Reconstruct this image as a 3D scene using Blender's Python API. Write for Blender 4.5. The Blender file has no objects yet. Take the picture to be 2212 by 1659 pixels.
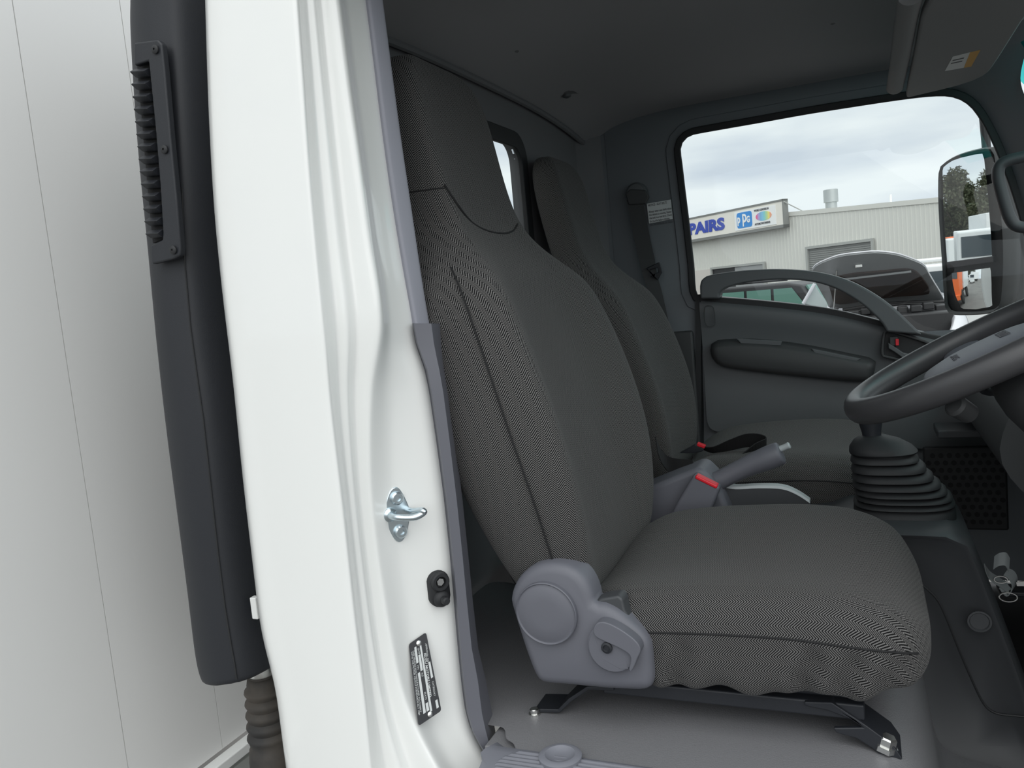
import bpy, bmesh, math, random
from mathutils import Vector as V, Matrix
random.seed(7)
sc = bpy.context.scene
COL = sc.collection
# ------------------------------------------------------------------ camera
FPX, UC, VC = 1780.0, 1106.0, 829.5
YAW, PIT, ROL = math.radians(23.3), math.radians(-6.0), math.radians(5.4)
CAM = V((0, 0, 1.7))
cF = V((-math.sin(YAW)*math.cos(PIT), math.cos(YAW)*math.cos(PIT), math.sin(PIT)))
r0 = V((math.cos(YAW), math.sin(YAW), 0)); u0 = r0.cross(cF)
cR = r0*math.cos(ROL) - u0*math.sin(ROL); cU = r0*math.sin(ROL) + u0*math.cos(ROL)
cd = bpy.data.cameras.new('camera'); cam = bpy.data.objects.new('camera', cd); COL.objects.link(cam)
cd.sensor_width = 36; cd.lens = FPX/2212*36; cd.clip_start = .05; cd.clip_end = 500
m = Matrix((cR, cU, -cF)).transposed().to_4x4(); m.translation = CAM; cam.matrix_world = m
sc.camera = cam
# ------------------------------------------------------------------ view + world (overcast sky)
sc.view_settings.view_transform = 'Standard'; sc.view_settings.look = 'None'
sc.view_settings.exposure = 0.0; sc.view_settings.gamma = 1; sc.view_settings.use_curve_mapping = False
w = bpy.data.worlds.new('overcast_sky'); sc.world = w; w.use_nodes = True
nt = w.node_tree; nt.nodes.clear()
def nd(t, typ, **k):
    n = t.nodes.new(typ)
    for a, b in k.items(): setattr(n, a, b)
    return n
wo = nd(nt, 'ShaderNodeOutputWorld'); bg = nd(nt, 'ShaderNodeBackground'); nt.links.new(bg.outputs[0], wo.inputs[0])
tc = nd(nt, 'ShaderNodeTexCoord'); sx = nd(nt, 'ShaderNodeSeparateXYZ'); nt.links.new(tc.outputs['Generated'], sx.inputs[0])
mp = nd(nt, 'ShaderNodeMapping'); mp.inputs['Scale'].default_value = (1.2, 1.2, 5); nt.links.new(tc.outputs['Generated'], mp.inputs[0])
nz = nd(nt, 'ShaderNodeTexNoise'); nz.inputs['Scale'].default_value = 3.2; nz.inputs['Detail'].default_value = 4; nz.inputs['Roughness'].default_value = .5
nt.links.new(mp.outputs[0], nz.inputs['Vector'])
cr = nd(nt, 'ShaderNodeValToRGB'); e = cr.color_ramp.elements
e[0].position = .34; e[0].color = (.56, .63, .71, 1); e[1].position = .62; e[1].color = (.80, .86, .88, 1)
nt.links.new(nz.outputs['Fac'], cr.inputs[0])
er = nd(nt, 'ShaderNodeValToRGB'); e = er.color_ramp.elements
e[0].position = 0.0; e[0].color = (1.08, 1.08, 1.10, 1); e[1].position = 1.0; e[1].color = (2.5, 2.36, 2.25, 1)
x = er.color_ramp.elements.new(.2); x.color = (1.2, 1.19, 1.17, 1)
nt.links.new(sx.outputs['Z'], er.inputs[0])
mx = nd(nt, 'ShaderNodeMix', data_type='RGBA', blend_type='MULTIPLY'); mx.inputs['Factor'].default_value = 1
nt.links.new(cr.outputs[0], mx.inputs[6]); nt.links.new(er.outputs[0], mx.inputs[7]); nt.links.new(mx.outputs[2], bg.inputs[0])
bg.inputs[1].default_value = 1.0
sun = bpy.data.lights.new('sun', 'SUN'); sun.energy = 1.15; sun.angle = math.radians(75); sun.color = (1, .98, .95)
so = bpy.data.objects.new('sun', sun); COL.objects.link(so)
so.rotation_euler = V((-.42, .74, -.55)).to_track_quat('-Z', 'Y').to_euler()

# ------------------------------------------------------------------ pixel -> world point on a real plane
def ray(u, v): return cF + cR*((u-UC)/FPX) - cU*((v-VC)/FPX)
def at(u, v, X=None, Y=None, Z=None):
    d = ray(u, v)
    i, c = (0, X) if X is not None else (1, Y) if Y is not None else (2, Z)
    return CAM + d*((c-CAM[i])/d[i])
def atp(u, v, p0, n):
    d = ray(u, v); return CAM + d*((p0-CAM).dot(n)/d.dot(n))
def pts(l, **k): return [at(u, v, **k) for u, v in l]
def lerp(tab, x):
    """smooth table lookup (monotone cubic)"""
    tab = sorted(tab); n = len(tab)
    i = next((k for k in range(n-1) if x <= tab[k+1][0]), n-2)
    D = [(tab[k+1][1]-tab[k][1])/(tab[k+1][0]-tab[k][0]) for k in range(n-1)]
    if x < tab[0][0]: return tab[0][1]+D[0]*(x-tab[0][0])
    if x > tab[-1][0]: return tab[-1][1]+D[-1]*(x-tab[-1][0])
    def mm(k):
        if k == 0: return D[0]
        if k == n-1: return D[-1]
        return 0 if D[k-1]*D[k] <= 0 else 2*D[k-1]*D[k]/(D[k-1]+D[k])
    h = tab[i+1][0]-tab[i][0]; t = (x-tab[i][0])/h
    return (2*t**3-3*t*t+1)*tab[i][1]+(t**3-2*t*t+t)*h*mm(i)+(-2*t**3+3*t*t)*tab[i+1][1]+(t**3-t*t)*h*mm(i+1)

# ------------------------------------------------------------------ materials
MATS = {}
def mat(name, col, rough=.5, metal=0, coat=0, bump=None, var=None, spec=.5, emit=None, alpha=None):
    m = bpy.data.materials.new(name); m.use_nodes = True; t = m.node_tree; b = t.nodes['Principled BSDF']
    b.inputs['Base Color'].default_value = (*col, 1); b.inputs['Roughness'].default_value = rough
    b.inputs['Metallic'].default_value = metal; b.inputs['Coat Weight'].default_value = coat; b.inputs['Coat Roughness'].default_value = .05
    b.inputs['Specular IOR Level'].default_value = spec
    tcn = nd(t, 'ShaderNodeTexCoord')
    if bump:
        n = nd(t, 'ShaderNodeTexNoise'); n.inputs['Scale'].default_value = bump[0]; n.inputs['Detail'].default_value = 3
        t.links.new(tcn.outputs['Object'], n.inputs['Vector'])
        bp = nd(t, 'ShaderNodeBump'); bp.inputs['Strength'].default_value = bump[1]; bp.inputs['Distance'].default_value = bump[2]
        t.links.new(n.outputs['Fac'], bp.inputs['Height']); t.links.new(bp.outputs[0], b.inputs['Normal'])
    if var:  # (scale, colour2)
        n = nd(t, 'ShaderNodeTexNoise'); n.inputs['Scale'].default_value = var[0]; n.inputs['Detail'].default_value = 4
        t.links.new(tcn.outputs['Object'], n.inputs['Vector'])
        r = nd(t, 'ShaderNodeValToRGB'); r.color_ramp.elements[0].position = .35; r.color_ramp.elements[1].position = .68
        r.color_ramp.elements[0].color = (*col, 1); r.color_ramp.elements[1].color = (*var[1], 1)
        t.links.new(n.outputs['Fac'], r.inputs[0]); t.links.new(r.outputs[0], b.inputs['Base Color'])
    MATS[name] = m; return m
def glass(name, tint=(1, 1, 1), refl=.06):
    m = bpy.data.materials.new(name); m.use_nodes = True; t = m.node_tree; t.nodes.clear()
    o = nd(t, 'ShaderNodeOutputMaterial'); mixs = nd(t, 'ShaderNodeMixShader'); tr = nd(t, 'ShaderNodeBsdfTransparent'); g = nd(t, 'ShaderNodeBsdfGlossy')
    tr.inputs[0].default_value = (*tint, 1); g.inputs['Roughness'].default_value = .01; mixs.inputs[0].default_value = refl
    t.links.new(tr.outputs[0], mixs.inputs[1]); t.links.new(g.outputs[0], mixs.inputs[2]); t.links.new(mixs.outputs[0], o.inputs[0]); return m
def herringbone(name, dark, light, col_w=.0105, per=.0036):
    m = bpy.data.materials.new(name); m.use_nodes = True; t = m.node_tree; b = t.nodes['Principled BSDF']
    b.inputs['Roughness'].default_value = .95; b.inputs['Specular IOR Level'].default_value = .15
    b.inputs['Sheen Weight'].default_value = .06; b.inputs['Sheen Roughness'].default_value = .6
    uv = nd(t, 'ShaderNodeUVMap'); s = nd(t, 'ShaderNodeSeparateXYZ'); t.links.new(uv.outputs[0], s.inputs[0])
    def M(op, a, bb=None, c=None):
        n = nd(t, 'ShaderNodeMath', operation=op)
        for i, q in enumerate((a, bb, c)):
            if q is None: continue
            if isinstance(q, (int, float)): n.inputs[i].default_value = q
            else: t.links.new(q, n.inputs[i])
        return n.outputs[0]
    tri = M('PINGPONG', s.outputs[0], col_w)
    ph = M('MULTIPLY', M('ADD', s.outputs[1], tri), 2*math.pi/per)
    st = M('MULTIPLY_ADD', M('SINE', ph), .5, .5)
    n = nd(t, 'ShaderNodeTexNoise'); n.inputs['Scale'].default_value = 520; n.inputs['Detail'].default_value = 2
    t.links.new(uv.outputs[0], n.inputs['Vector'])
    f = M('ADD', M('MULTIPLY', st, .85), M('MULTIPLY_ADD', n.outputs['Fac'], .7, -.3))
    r = nd(t, 'ShaderNodeValToRGB'); r.color_ramp.elements[0].position = .34; r.color_ramp.elements[1].position = .72
    r.color_ramp.elements[0].color = (*dark, 1); r.color_ramp.elements[1].color = (*light, 1)
    t.links.new(f, r.inputs[0]); t.links.new(r.outputs[0], b.inputs['Base Color'])
    bp = nd(t, 'ShaderNodeBump'); bp.inputs['Strength'].default_value = .25; bp.inputs['Distance'].default_value = .0006
    t.links.new(f, bp.inputs['Height']); t.links.new(bp.outputs[0], b.inputs['Normal'])
    return m
WHITE = mat('white_paint', (.86, .87, .85), .25, coat=.6)
PANEL = mat('fridge_panel', (.76, .76, .745), .38, var=(1.2, (.79, .79, .775)))
BLACKP = mat('black_moulded_plastic', (.017, .019, .024), .5, bump=(900, .25, .0006))
BLACKR = mat('black_rubber', (.018, .019, .021), .62, bump=(500, .2, .0006))
GREYP = mat('grey_plastic', (.125, .128, .150), .5, bump=(1300, .2, .0004))
GREYL = mat('light_grey_rubber', (.30, .305, .35), .65)
DARKP = mat('charcoal_plastic', (.095, .102, .108), .5, bump=(1300, .25, .0004))
CONS = mat('console_plastic', (.054, .057, .062), .5, bump=(1300, .2, .0004))
DASH = mat('dash_plastic', (.045, .047, .049), .55, bump=(1300, .25, .0004))
SCUFF = mat('scuff_plastic', (.19, .195, .225), .5, bump=(1300, .2, .0004))
VINYL = mat('grey_vinyl', (.20, .20, .21), .36, bump=(420, .5, .0012))
MATF = mat('floor_rubber', (.025, .025, .026), .7)
HEADL = mat('ceiling_fabric', (.32, .32, .33), .95, bump=(1500, .3, .0005), spec=.1)
WHEEL = mat('wheel_leatherette', (.045, .045, .048), .36, bump=(1500, .3, .0004))
PILLAR = mat('pillar_trim_plastic', (.15, .165, .18), .6, bump=(1300, .2, .0004))
HEAD = mat('headliner', (.17, .172, .18), .9, bump=(1500, .3, .0005), spec=.2)
VISOR = mat('visor_vinyl', (.20, .205, .21), .7)
FAB = herringbone('herringbone_fabric', (.0035, .0035, .004), (.160, .156, .153))
PLAINF = mat('plain_grey_fabric', (.055, .058, .06), .95, bump=(1400, .4, .0006), spec=.1)
WEB = mat('belt_webbing', (.045, .046, .048), .8, bump=(1800, .3, .0004))
BLACKF = mat('black_webbing', (.012, .012, .013), .85)
ZINC = mat('zinc_plate', (.62, .70, .74), .28, metal=1)
STEEL = mat('bolt_steel', (.7, .7, .68), .3, metal=1)
RED = mat('red_plastic', (.75, .02, .035), .35)
SILVER = mat('silver_plastic', (.42, .46, .47), .4)
MIRROR = mat('mirror_glass', (.86, .9, .9), .01, metal=1)
PLATE = mat('plate_black', (.025, .026, .03), .4)
PAPER = mat('white_label', (.62, .64, .64), .6)
INK = mat('label_ink', (.06, .06, .07), .6)
GOLD = mat('amber_label', (.55, .30, .05), .6)
GLASS = glass('window_glass', (.97, .985, .98), .02)
TINT = glass('shade_band_glass', (.10, .72, .68), .03)
HOSE = mat('dusty_hose_rubber', (.035, .034, .034), .7, var=(14, (.10, .085, .07)))
# outside
CLAD = mat('cream_cladding', (.64, .64, .595), .6)
CLADTRIM = mat('grey_flashing', (.36, .37, .35), .6)
ROLLER = mat('roller_door_steel', (.20, .205, .195), .6)
SIGNW = mat('sign_cream', (.80, .77, .70), .5)
SIGNB = mat('sign_blue', (.035, .07, .42), .5)
LOGOB = mat('logo_blue', (.025, .25, .66), .5)
LOGOW = mat('logo_white', (.85, .86, .85), .5)
GALV = mat('galvanised', (.45, .48, .48), .45, metal=.6)
ASPH = mat('asphalt', (.13, .125, .12), .9, var=(.6, (.17, .165, .155)))
SILVERCAR = mat('silver_car_paint', (.60, .60, .63), .25, metal=.25, coat=.5)
BONNETU = mat('bonnet_underside', (.27, .285, .29), .4, coat=.2)
INSUL = mat('bonnet_insulation', (.022, .018, .017), .8, var=(2.2, (.06, .036, .028)))
ENGINE = mat('engine_black', (.02, .02, .022), .5)
WHITECAR = mat('white_car_paint', (.75, .76, .76), .25, coat=.5)
DGLASS = mat('dark_car_glass', (.05, .065, .075), .06)
GGLASS = mat('green_car_glass', (.10, .22, .18), .08)
YELLOW = mat('yellow_paint', (.65, .36, .02), .35)
ORANGE = mat('orange_paint', (.85, .16, .03), .4)
TYRE = mat('tyre_rubber', (.02, .02, .02), .8)
LEAF = mat('gum_leaves', (.045, .06, .03), .8, var=(3, (.10, .10, .055)))
BARK = mat('bark', (.17, .14, .11), .9)

# ------------------------------------------------------------------ object helpers
def tag(o, label=None, cat=None, group=None, kind=None):
    for k, v in (('label', label), ('category', cat), ('group', group), ('kind', kind)):
        if v: o[k] = v
    return o
def wloc(o):
    p = V(o.location)
    while o.parent: o = o.parent; p += V(o.location)
    return p
def thing(name, label, cat, loc, group=None):
    o = bpy.data.objects.new(name, None); COL.objects.link(o); o.location = loc; o.empty_display_size = .05
    return tag(o, label, cat, group)
class MB:
    def __init__(s): s.v = []; s.f = []; s.uv = {}
    def add(s, vs, fs, uvs=None):
        b = len(s.v); s.v += [V(p) for p in vs]
        for i, f in enumerate(fs):
            if uvs: s.uv[len(s.f)] = uvs[i]
            s.f.append(tuple(b+i for i in f))
        return s
    def grid(s, rows, close=False, capa=False, capb=False, uv=None):
        n = len(rows[0]); vs = [p for r in rows for p in r]; fs = []; us = []
        for i in range(len(rows)-1):
            for j in range(n if close else n-1):
                k = (j+1) % n
                fs.append((i*n+j, i*n+k, (i+1)*n+k, (i+1)*n+j))
                if uv: us.append((uv[i][j], uv[i][j+1], uv[i+1][j+1], uv[i+1][j]))
        if capa: fs.append(tuple(range(n-1, -1, -1))); us.append([(0, 0)]*n)
        if capb: fs.append(tuple(range((len(rows)-1)*n, len(rows)*n))); us.append([(0, 0)]*n)
        return s.add(vs, fs, us if uv else None)
    def box(s, c, d, rot=None):
        c = V(c); h = V(d)/2; vs = []
        for z in (-1, 1):
            for x, y in ((-1, -1), (1, -1), (1, 1), (-1, 1)):
                p = V((x*h.x, y*h.y, z*h.z)); vs.append(c+(rot @ p if rot else p))
        return s.add(vs, [(3, 2, 1, 0), (4, 5, 6, 7), (0, 1, 5, 4), (1, 2, 6, 5), (2, 3, 7, 6), (3, 0, 4, 7)])
    def prism(s, outline, vec):
        n = len(outline); vec = V(vec); a = [V(p) for p in outline]; b = [p+vec for p in a]
        return s.add(a+b, [tuple(range(n-1, -1, -1)), tuple(range(n, 2*n))]+[(i, (i+1) % n, n+(i+1) % n, n+i) for i in range(n)])
    def ring(s, inner, outer, vec=None):
        n = len(inner)
        if vec is None: return s.add(inner+outer, [(i, (i+1) % n, n+(i+1) % n, n+i) for i in range(n)])
        vec = V(vec); q = inner+outer+[V(p)+vec for p in outer]+[V(p)+vec for p in inner]; fs = []
        for k in range(4):
            for i in range(n):
                j = (i+1) % n; a = k*n; b = ((k+1) % 4)*n
                fs.append((a+i, a+j, b+j, b+i))
        return s.add(q, fs)
    def tube(s, path, r, seg=10, caps=True, flat=None):
        path = [V(p) for p in path]; rows = []; up = None
        for i, p in enumerate(path):
            t = (path[min(i+1, len(path)-1)]-path[max(i-1, 0)]).normalized()
            if up is None: up = V((0, 0, 1)) if abs(t.z) < .9 else V((0, 1, 0))
            a = t.cross(up).normalized(); b = a.cross(t).normalized(); up = b
            rr = r[i] if isinstance(r, (list, tuple)) else r
            rows.append([p+a*(rr*math.cos(2*math.pi*k/seg))+b*(rr*(flat or 1)*math.sin(2*math.pi*k/seg)) for k in range(seg)])
        return s.grid(rows, True, caps, caps)
    def lathe(s, c, axis, prof, seg=24):
        c = V(c); z = V(axis).normalized(); x = z.orthogonal().normalized(); y = z.cross(x)
        rows = [[c+z*h+(x*math.cos(2*math.pi*k/seg)+y*math.sin(2*math.pi*k/seg))*max(r, 1e-5) for k in range(seg)] for r, h in prof]
        return s.grid(rows, True, True, True)
    def ribbon(s, path, wvec, th):
        rows = []
        path = [V(p) for p in path]
        for i, p in enumerate(path):
            t = (path[min(i+1, len(path)-1)]-path[max(i-1, 0)]).normalized()
            wv = V(wvec[i]) if isinstance(wvec, list) else V(wvec)
            n = t.cross(wv).normalized()*th/2
            rows.append([p-wv/2-n, p+wv/2-n, p+wv/2+n, p-wv/2+n])
        return s.grid(rows, True, True, True)
    def build(s, name, material, parent=None, smooth=True, bevel=0, seg=3, sub=0, sharp=35, solid=0):
        me = bpy.data.meshes.new(name)
        o = bpy.data.objects.new(name, me); COL.objects.link(o)
        if parent: o.parent = parent; off = wloc(parent)
        else: off = V((0, 0, 0))
        if not parent:
            xs = [p for p in s.v]; off = V((sum(p.x for p in xs)/len(xs), sum(p.y for p in xs)/len(xs), min(p.z for p in xs))); o.location = off
        me.from_pydata([p-off for p in s.v], [], s.f); me.validate()
        bm = bmesh.new(); bm.from_mesh(me)
        if s.uv and len(bm.faces) == len(s.f):
            L = bm.loops.layers.uv.new('UVMap'); bm.faces.ensure_lookup_table()
            for i, f in enumerate(bm.faces):
                if i in s.uv:
                    for l, q in zip(f.loops, s.uv[i]): l[L].uv = q
        bmesh.ops.recalc_face_normals(bm, faces=bm.faces[:]); bm.to_mesh(me); bm.free()
        me.materials.append(material)
        if smooth:
            for p in me.polygons: p.use_smooth = True
            if not sub and not bevel: me.set_sharp_from_angle(angle=math.radians(sharp))
        if solid: q = o.modifiers.new('s', 'SOLIDIFY'); q.thickness = solid; q.offset = 0
        if bevel:
            q = o.modifiers.new('b', 'BEVEL'); q.width = bevel; q.segments = seg; q.limit_method = 'ANGLE'; q.angle_limit = math.radians(30); q.harden_normals = True
        if sub: q = o.modifiers.new('u', 'SUBSURF'); q.levels = sub; q.render_levels = sub
        return o
def text(name, body, parent, material, origin, xdir, ydir, size, depth=.001, align='LEFT', bold=0, sx=1.0):
    c = bpy.data.curves.new(name, 'FONT'); c.body = body; c.size = size; c.extrude = depth; c.align_x = align; c.offset = bold; c.resolution_u = 3
    t = bpy.data.objects.new(name+'_t', c); COL.objects.link(t); bpy.context.view_layer.update()
    me = bpy.data.meshes.new_from_object(t.evaluated_get(bpy.context.evaluated_depsgraph_get()))
    bpy.data.objects.remove(t)
    x = V(xdir).normalized(); y = V(ydir).normalized(); z = x.cross(y).normalized(); y = z.cross(x); o0 = V(origin)
    off = wloc(parent)
    for v in me.vertices: p = v.co; v.co = o0+x*(p.x*sx)+y*p.y+z*p.z-off
    o = bpy.data.objects.new(name, me); COL.objects.link(o); o.parent = parent; me.name = name
    me.materials.clear(); me.materials.append(material); return o
def struct(o, label, cat): return tag(o, label, cat, kind='structure')
def cr_spline(P, n=6, closed=False):
    P = [V(p) for p in P]; out = []; N = len(P)
    for i in range(N if closed else N-1):
        g = (lambda k: P[k % N]) if closed else (lambda k: P[max(0, min(N-1, k))])
        a, b, c, d = g(i-1), g(i), g(i+1), g(i+2)
        for k in range(n):
            t = k/n; out.append(.5*((2*b)+(c-a)*t+(2*a-5*b+4*c-d)*t*t+(3*b-a-3*c+d)*t**3))
    if not closed: out.append(P[-1])
    return out
def resample(P, n, closed=True):
    P = [V(p) for p in P]; Q = P+[P[0]] if closed else P
    L = [0]
    for i in range(len(Q)-1): L.append(L[-1]+(Q[i+1]-Q[i]).length)
    out = []; j = 0; N = n if closed else n-1
    for k in range(n):
        d = L[-1]*k/N
        while j < len(Q)-2 and L[j+1] < d: j += 1
        out.append(Q[j].lerp(Q[j+1], min(1, (d-L[j])/max(1e-9, L[j+1]-L[j]))))
    return out
def offset_xz(P, d):
    """offset a closed outline lying on a Y plane outwards by d"""
    n = len(P); A = sum(P[i].x*P[(i+1) % n].z-P[(i+1) % n].x*P[i].z for i in range(n)); sg = 1 if A > 0 else -1; out = []
    for i in range(n):
        t = (P[(i+1) % n]-P[i-1]); nn = V((t.z, 0, -t.x)).normalized()*sg; out.append(P[i]+nn*d)
    return out

# ------------------------------------------------------------------ white door pillar
c1 = [(-300, 436), (0, 444), (200, 450), (430, 462), (600, 478), (830, 505), (1047, 527), (1235, 549), (1373, 566), (1491, 596), (1630, 615), (1900, 652)]
c2 = [(-300, 628), (0, 645), (177, 658), (354, 670), (557, 688), (760, 708), (840, 714), (1102, 744), (1334, 769), (1531, 793), (1659, 806), (1900, 832)]
c3 = [(-300, 690), (0, 729), (202, 754), (364, 777), (531, 799), (640, 817), (708, 822), (774, 814), (840, 804), (939, 801), (1037, 803), (1136, 812), (1284, 832), (1383, 848), (1481, 867), (1555, 893), (1630, 930), (1700, 970), (1900, 1090)]
c4 = [(-300, 752), (0, 791), (116, 806), (304, 829), (430, 847), (582, 872), (693, 892), (749, 900), (790, 917), (840, 928), (939, 943), (1087, 963), (1235, 978), (1358, 988), (1531, 1006), (1580, 1019), (1625, 1044), (1659, 1064), (1720, 1110), (1900, 1260)]
rows = []
for v in [-300, -100, 0, 80, 160, 240, 320, 400, 480, 540, 590, 630, 660, 690, 720, 750, 780, 820, 860, 920, 990, 1060, 1140, 1220, 1290, 1350, 1410, 1470, 1520, 1560, 1600, 1640, 1690, 1760, 1900]:
    a, b, c, d = (lerp(t, v) for t in (c1, c2, c3, c4))
    R = []
    p = at(a, v, Y=.905)
    R += [p+V((-.035, .20, 0)), p+V((-.035, .05, 0)), p+V((-.016, .012, 0))]
    R += [at(a+6, v, Y=.897), at(a+14, v, Y=.894), at((a+b)/2, v, Y=.890), at(b-12, v, Y=.894), at(b-3, v, Y=.897)]
    g = c-b
    R += [at(b+4, v, Y=.906), at(b+.16*g, v, Y=.926), at(b+.24*g, v, Y=.930), at(b+.38*g, v, Y=.9325), at(b+.46*g, v, Y=.939), at(b+.54*g, v, Y=.950), at(b+.64*g, v, Y=.953), at(b+.86*g, v, Y=.955), at(c-2, v, Y=.958)]
    h = d-c
    R += [at(c+min(7, .12*h), v, Y=.966), at(c+.24*h, v, Y=.992), at(c+.42*h, v, Y=1.006), at(c+.7*h, v, Y=1.028), at(d+2, v, Y=1.05), at(d+8, v, Y=1.075)]
    rows.append(R)
struct(MB().grid(rows).build('wall_right', WHITE, sub=2), 'glossy white painted door pillar of the cab with stepped jamb recess', 'door pillar')

def strip(rows_v, left, right, y0, y1, name, material, label, lift=.012):
    rr = []
    for v in rows_v:
        a, b = lerp(left, v), lerp(right, v)
        p = at(a, v, Y=y0); q = at(b, v, Y=y1)
        rr.append([p+V((-.03, .012, 0)), p+V((0, .004, 0)), at(a+2, v, Y=y0-.004), at((a+b)/2, v, Y=(y0+y1)/2-.004), at(b-3, v, Y=y1-.003), q, q+V((-.03, .03, 0)), q+V((-.10, .05, 0))])
    o = MB().grid(rr, capa=False).build(name, material, sub=1)
    return struct(o, label, 'pillar trim')
t1r = [(-300, 792), (0, 829), (137, 847), (304, 869), (455, 892), (582, 910), (700, 930), (720, 934)]
strip([-300, -100, 0, 100, 200, 300, 400, 500, 600, 660, 706], c4, t1r, 1.046, 1.075, 'trim_1', GREYL, 'light grey ribbed weatherstrip along the upper pillar edge')
t2l = [(698, 890)]+[q for q in c4 if q[0] > 698]
t2r = [(698, 953), (784, 962), (840, 971), (963, 986), (1136, 1005), (1284, 1020), (1383, 1030), (1472, 1050), (1580, 1070), (1602, 1073), (1625, 1060)]
rr = []
for v in [699, 704, 740, 770, 800, 850, 950, 1080, 1200, 1300, 1400, 1470, 1540, 1580, 1606, 1622]:
    a, b = lerp(t2l, v), lerp(t2r, v); k = .68 if v < 1500 else .62
    p = at(a-1, v, Y=1.04); q = at(b, v, Y=1.085)
    rr.append([p+V((-.03, .03, 0)), p+V((.0, .006, 0)), at(a+1, v, Y=1.034), at(a+4, v, Y=1.031), at(a+(b-a)*(k-.02), v, Y=1.040), at(a+(b-a)*(k+.03), v, Y=1.045), at(b-3, v, Y=1.078), q, q+V((-.05, .03, 0)), q+V((-.12, .05, 0))])
struct(MB().grid(rr, capa=True).build('trim_2', GREYP, sharp=40), 'grey moulded plastic trim along the lower door pillar edge', 'pillar trim')

# ------------------------------------------------------------------ cab shell
BX = -.77
# rear wall with a window opening
def ceil_z(x, y):
    t = (y-1.75)/.85
    return 2.255 - .06*min(1.3, abs(t))**3 - .05*max(0, (-.45-x)/.32)**2*1.0 - .02*max(0, x-.1)
rw = [at(u, v, X=BX) for u, v in [(1062, 285), (1095, 298), (1115, 312), (1124, 335), (1128, 380), (1132, 430), (1140, 500), (1143, 560), (1130, 575), (1050, 560)]]
zt, zb = rw[1].z+.005, rw[7].z
yr = 1.835; hole = []
for (cy, cz, a0) in ((1.70+yr-1.79, 0, 0),): pass
def rrect_xz_y(y0, y1, z0, z1, r, X, n=6):
    o = []
    for cy, cz, a in ((y1-r, z1-r, 0), (y0+r, z1-r, 90), (y0+r, z0+r, 180), (y1-r, z0+r, 270)):
        for k in range(n+1):
            t = math.radians(a+90*k/n); o.append(V((X, cy+r*math.cos(t), cz+r*math.sin(t))))
    return o
WZ0, WZ1, WY0, WY1 = 1.72, at(1100, 302, X=BX).z, 1.18, at(1129, 400, X=BX).y
hole = rrect_xz_y(WY0, WY1, WZ0, WZ1, .05, BX)
n = len(hole); outer = []
RY0, RY1, RZ0, RZ1 = WY0-.03, WY1+.03, WZ0-.03, WZ1+.03
for p in hole:
    cy, cz = (RY0+RY1)/2, (RZ0+RZ1)/2; d = V((0, p.y-cy, p.z-cz))
    s = min((RY1-cy)/max(abs(d.y), 1e-6), (RZ1-cz)/max(abs(d.z), 1e-6)); outer.append(V((BX, cy+d.y*s, cz+d.z*s)))
k_ = []
for sy_, sz_ in ((1, 1), (0, 1), (0, 0), (1, 0)): k_.append(V((BX, RY1 if sy_ else RY0, RZ1 if sz_ else RZ0)))
wb = MB().ring(hole, outer)
for ya, yb, za, zb2 in ((.93, RY0, .95, 2.24), (RY1, 2.46, .95, 2.24), (RY0, RY1, .95, RZ0), (RY0, RY1, RZ1, 2.24)):
    wb.add([(BX, ya, za), (BX, yb, za), (BX, yb, zb2), (BX, ya, zb2)], [(0, 1, 2, 3)])
for kk in k_:
    q = sorted(outer, key=lambda p: (p-kk).length)[:2]; wb.add([q[0], kk, q[1]], [(0, 1, 2)])
wb.ring(hole, [p+V((-.03, 0, 0)) for p in hole])
# rear corner on the passenger side, rounded
wb.grid([[V((BX+.0, 2.44, z)), V((BX+.02, 2.49, z)), V((BX+.06, 2.525, z)), V((BX+.10, 2.53, z))] for z in (.95, 1.5, 2.0, 2.22)])
struct(wb.build('wall_back', HEAD, sharp=50), 'grey rear wall of the cab behind the seats', 'cab wall')
rwin = thing('window_1', 'small rear cab window with black rubber seal between the seats', 'window', (BX, 1.5, WZ0)); rwin['kind'] = 'structure'
MB().ring(rrect_xz_y(WY0+.004, WY1-.018, WZ0+.018, WZ1-.018, .045, BX), rrect_xz_y(WY0-.022, WY1+.022, WZ0-.022, WZ1+.022, .07, BX), (.012, 0, 0)).build('window_seal', BLACKR, rwin, bevel=.004)
MB().prism(rrect_xz_y(WY0, WY1, WZ0, WZ1, .05, BX-.012), (-.004, 0, 0)).build('window_pane', GLASS, rwin, smooth=False)

# headliner
rows = []
for i in range(15):
    x = BX + (.46-BX)*i/14
    rows.append([V((x, .93+(2.56-.93)*j/16, ceil_z(x, .93+(2.56-.93)*j/16) - (.02 if i == 0 else 0))) for j in range(17)])
struct(MB().grid(rows).build('ceiling', HEADL, sub=1), 'dark grey fabric headliner of the cab', 'ceiling')
rows = [[r[j]+V((0, 0, .03)) for j in range(17)] for r in rows]
struct(MB().grid([[V((BX-.04, y, z)), V((-.3, y, z+.03)), V((.5, y, z))] for y, z in ((.89, 2.2), (1.1, 2.30), (1.75, 2.34), (2.4, 2.30), (2.62, 2.2))]).build('trim_3', WHITE, sub=1), 'white painted outer skin of the cab roof', 'roof skin')
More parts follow.
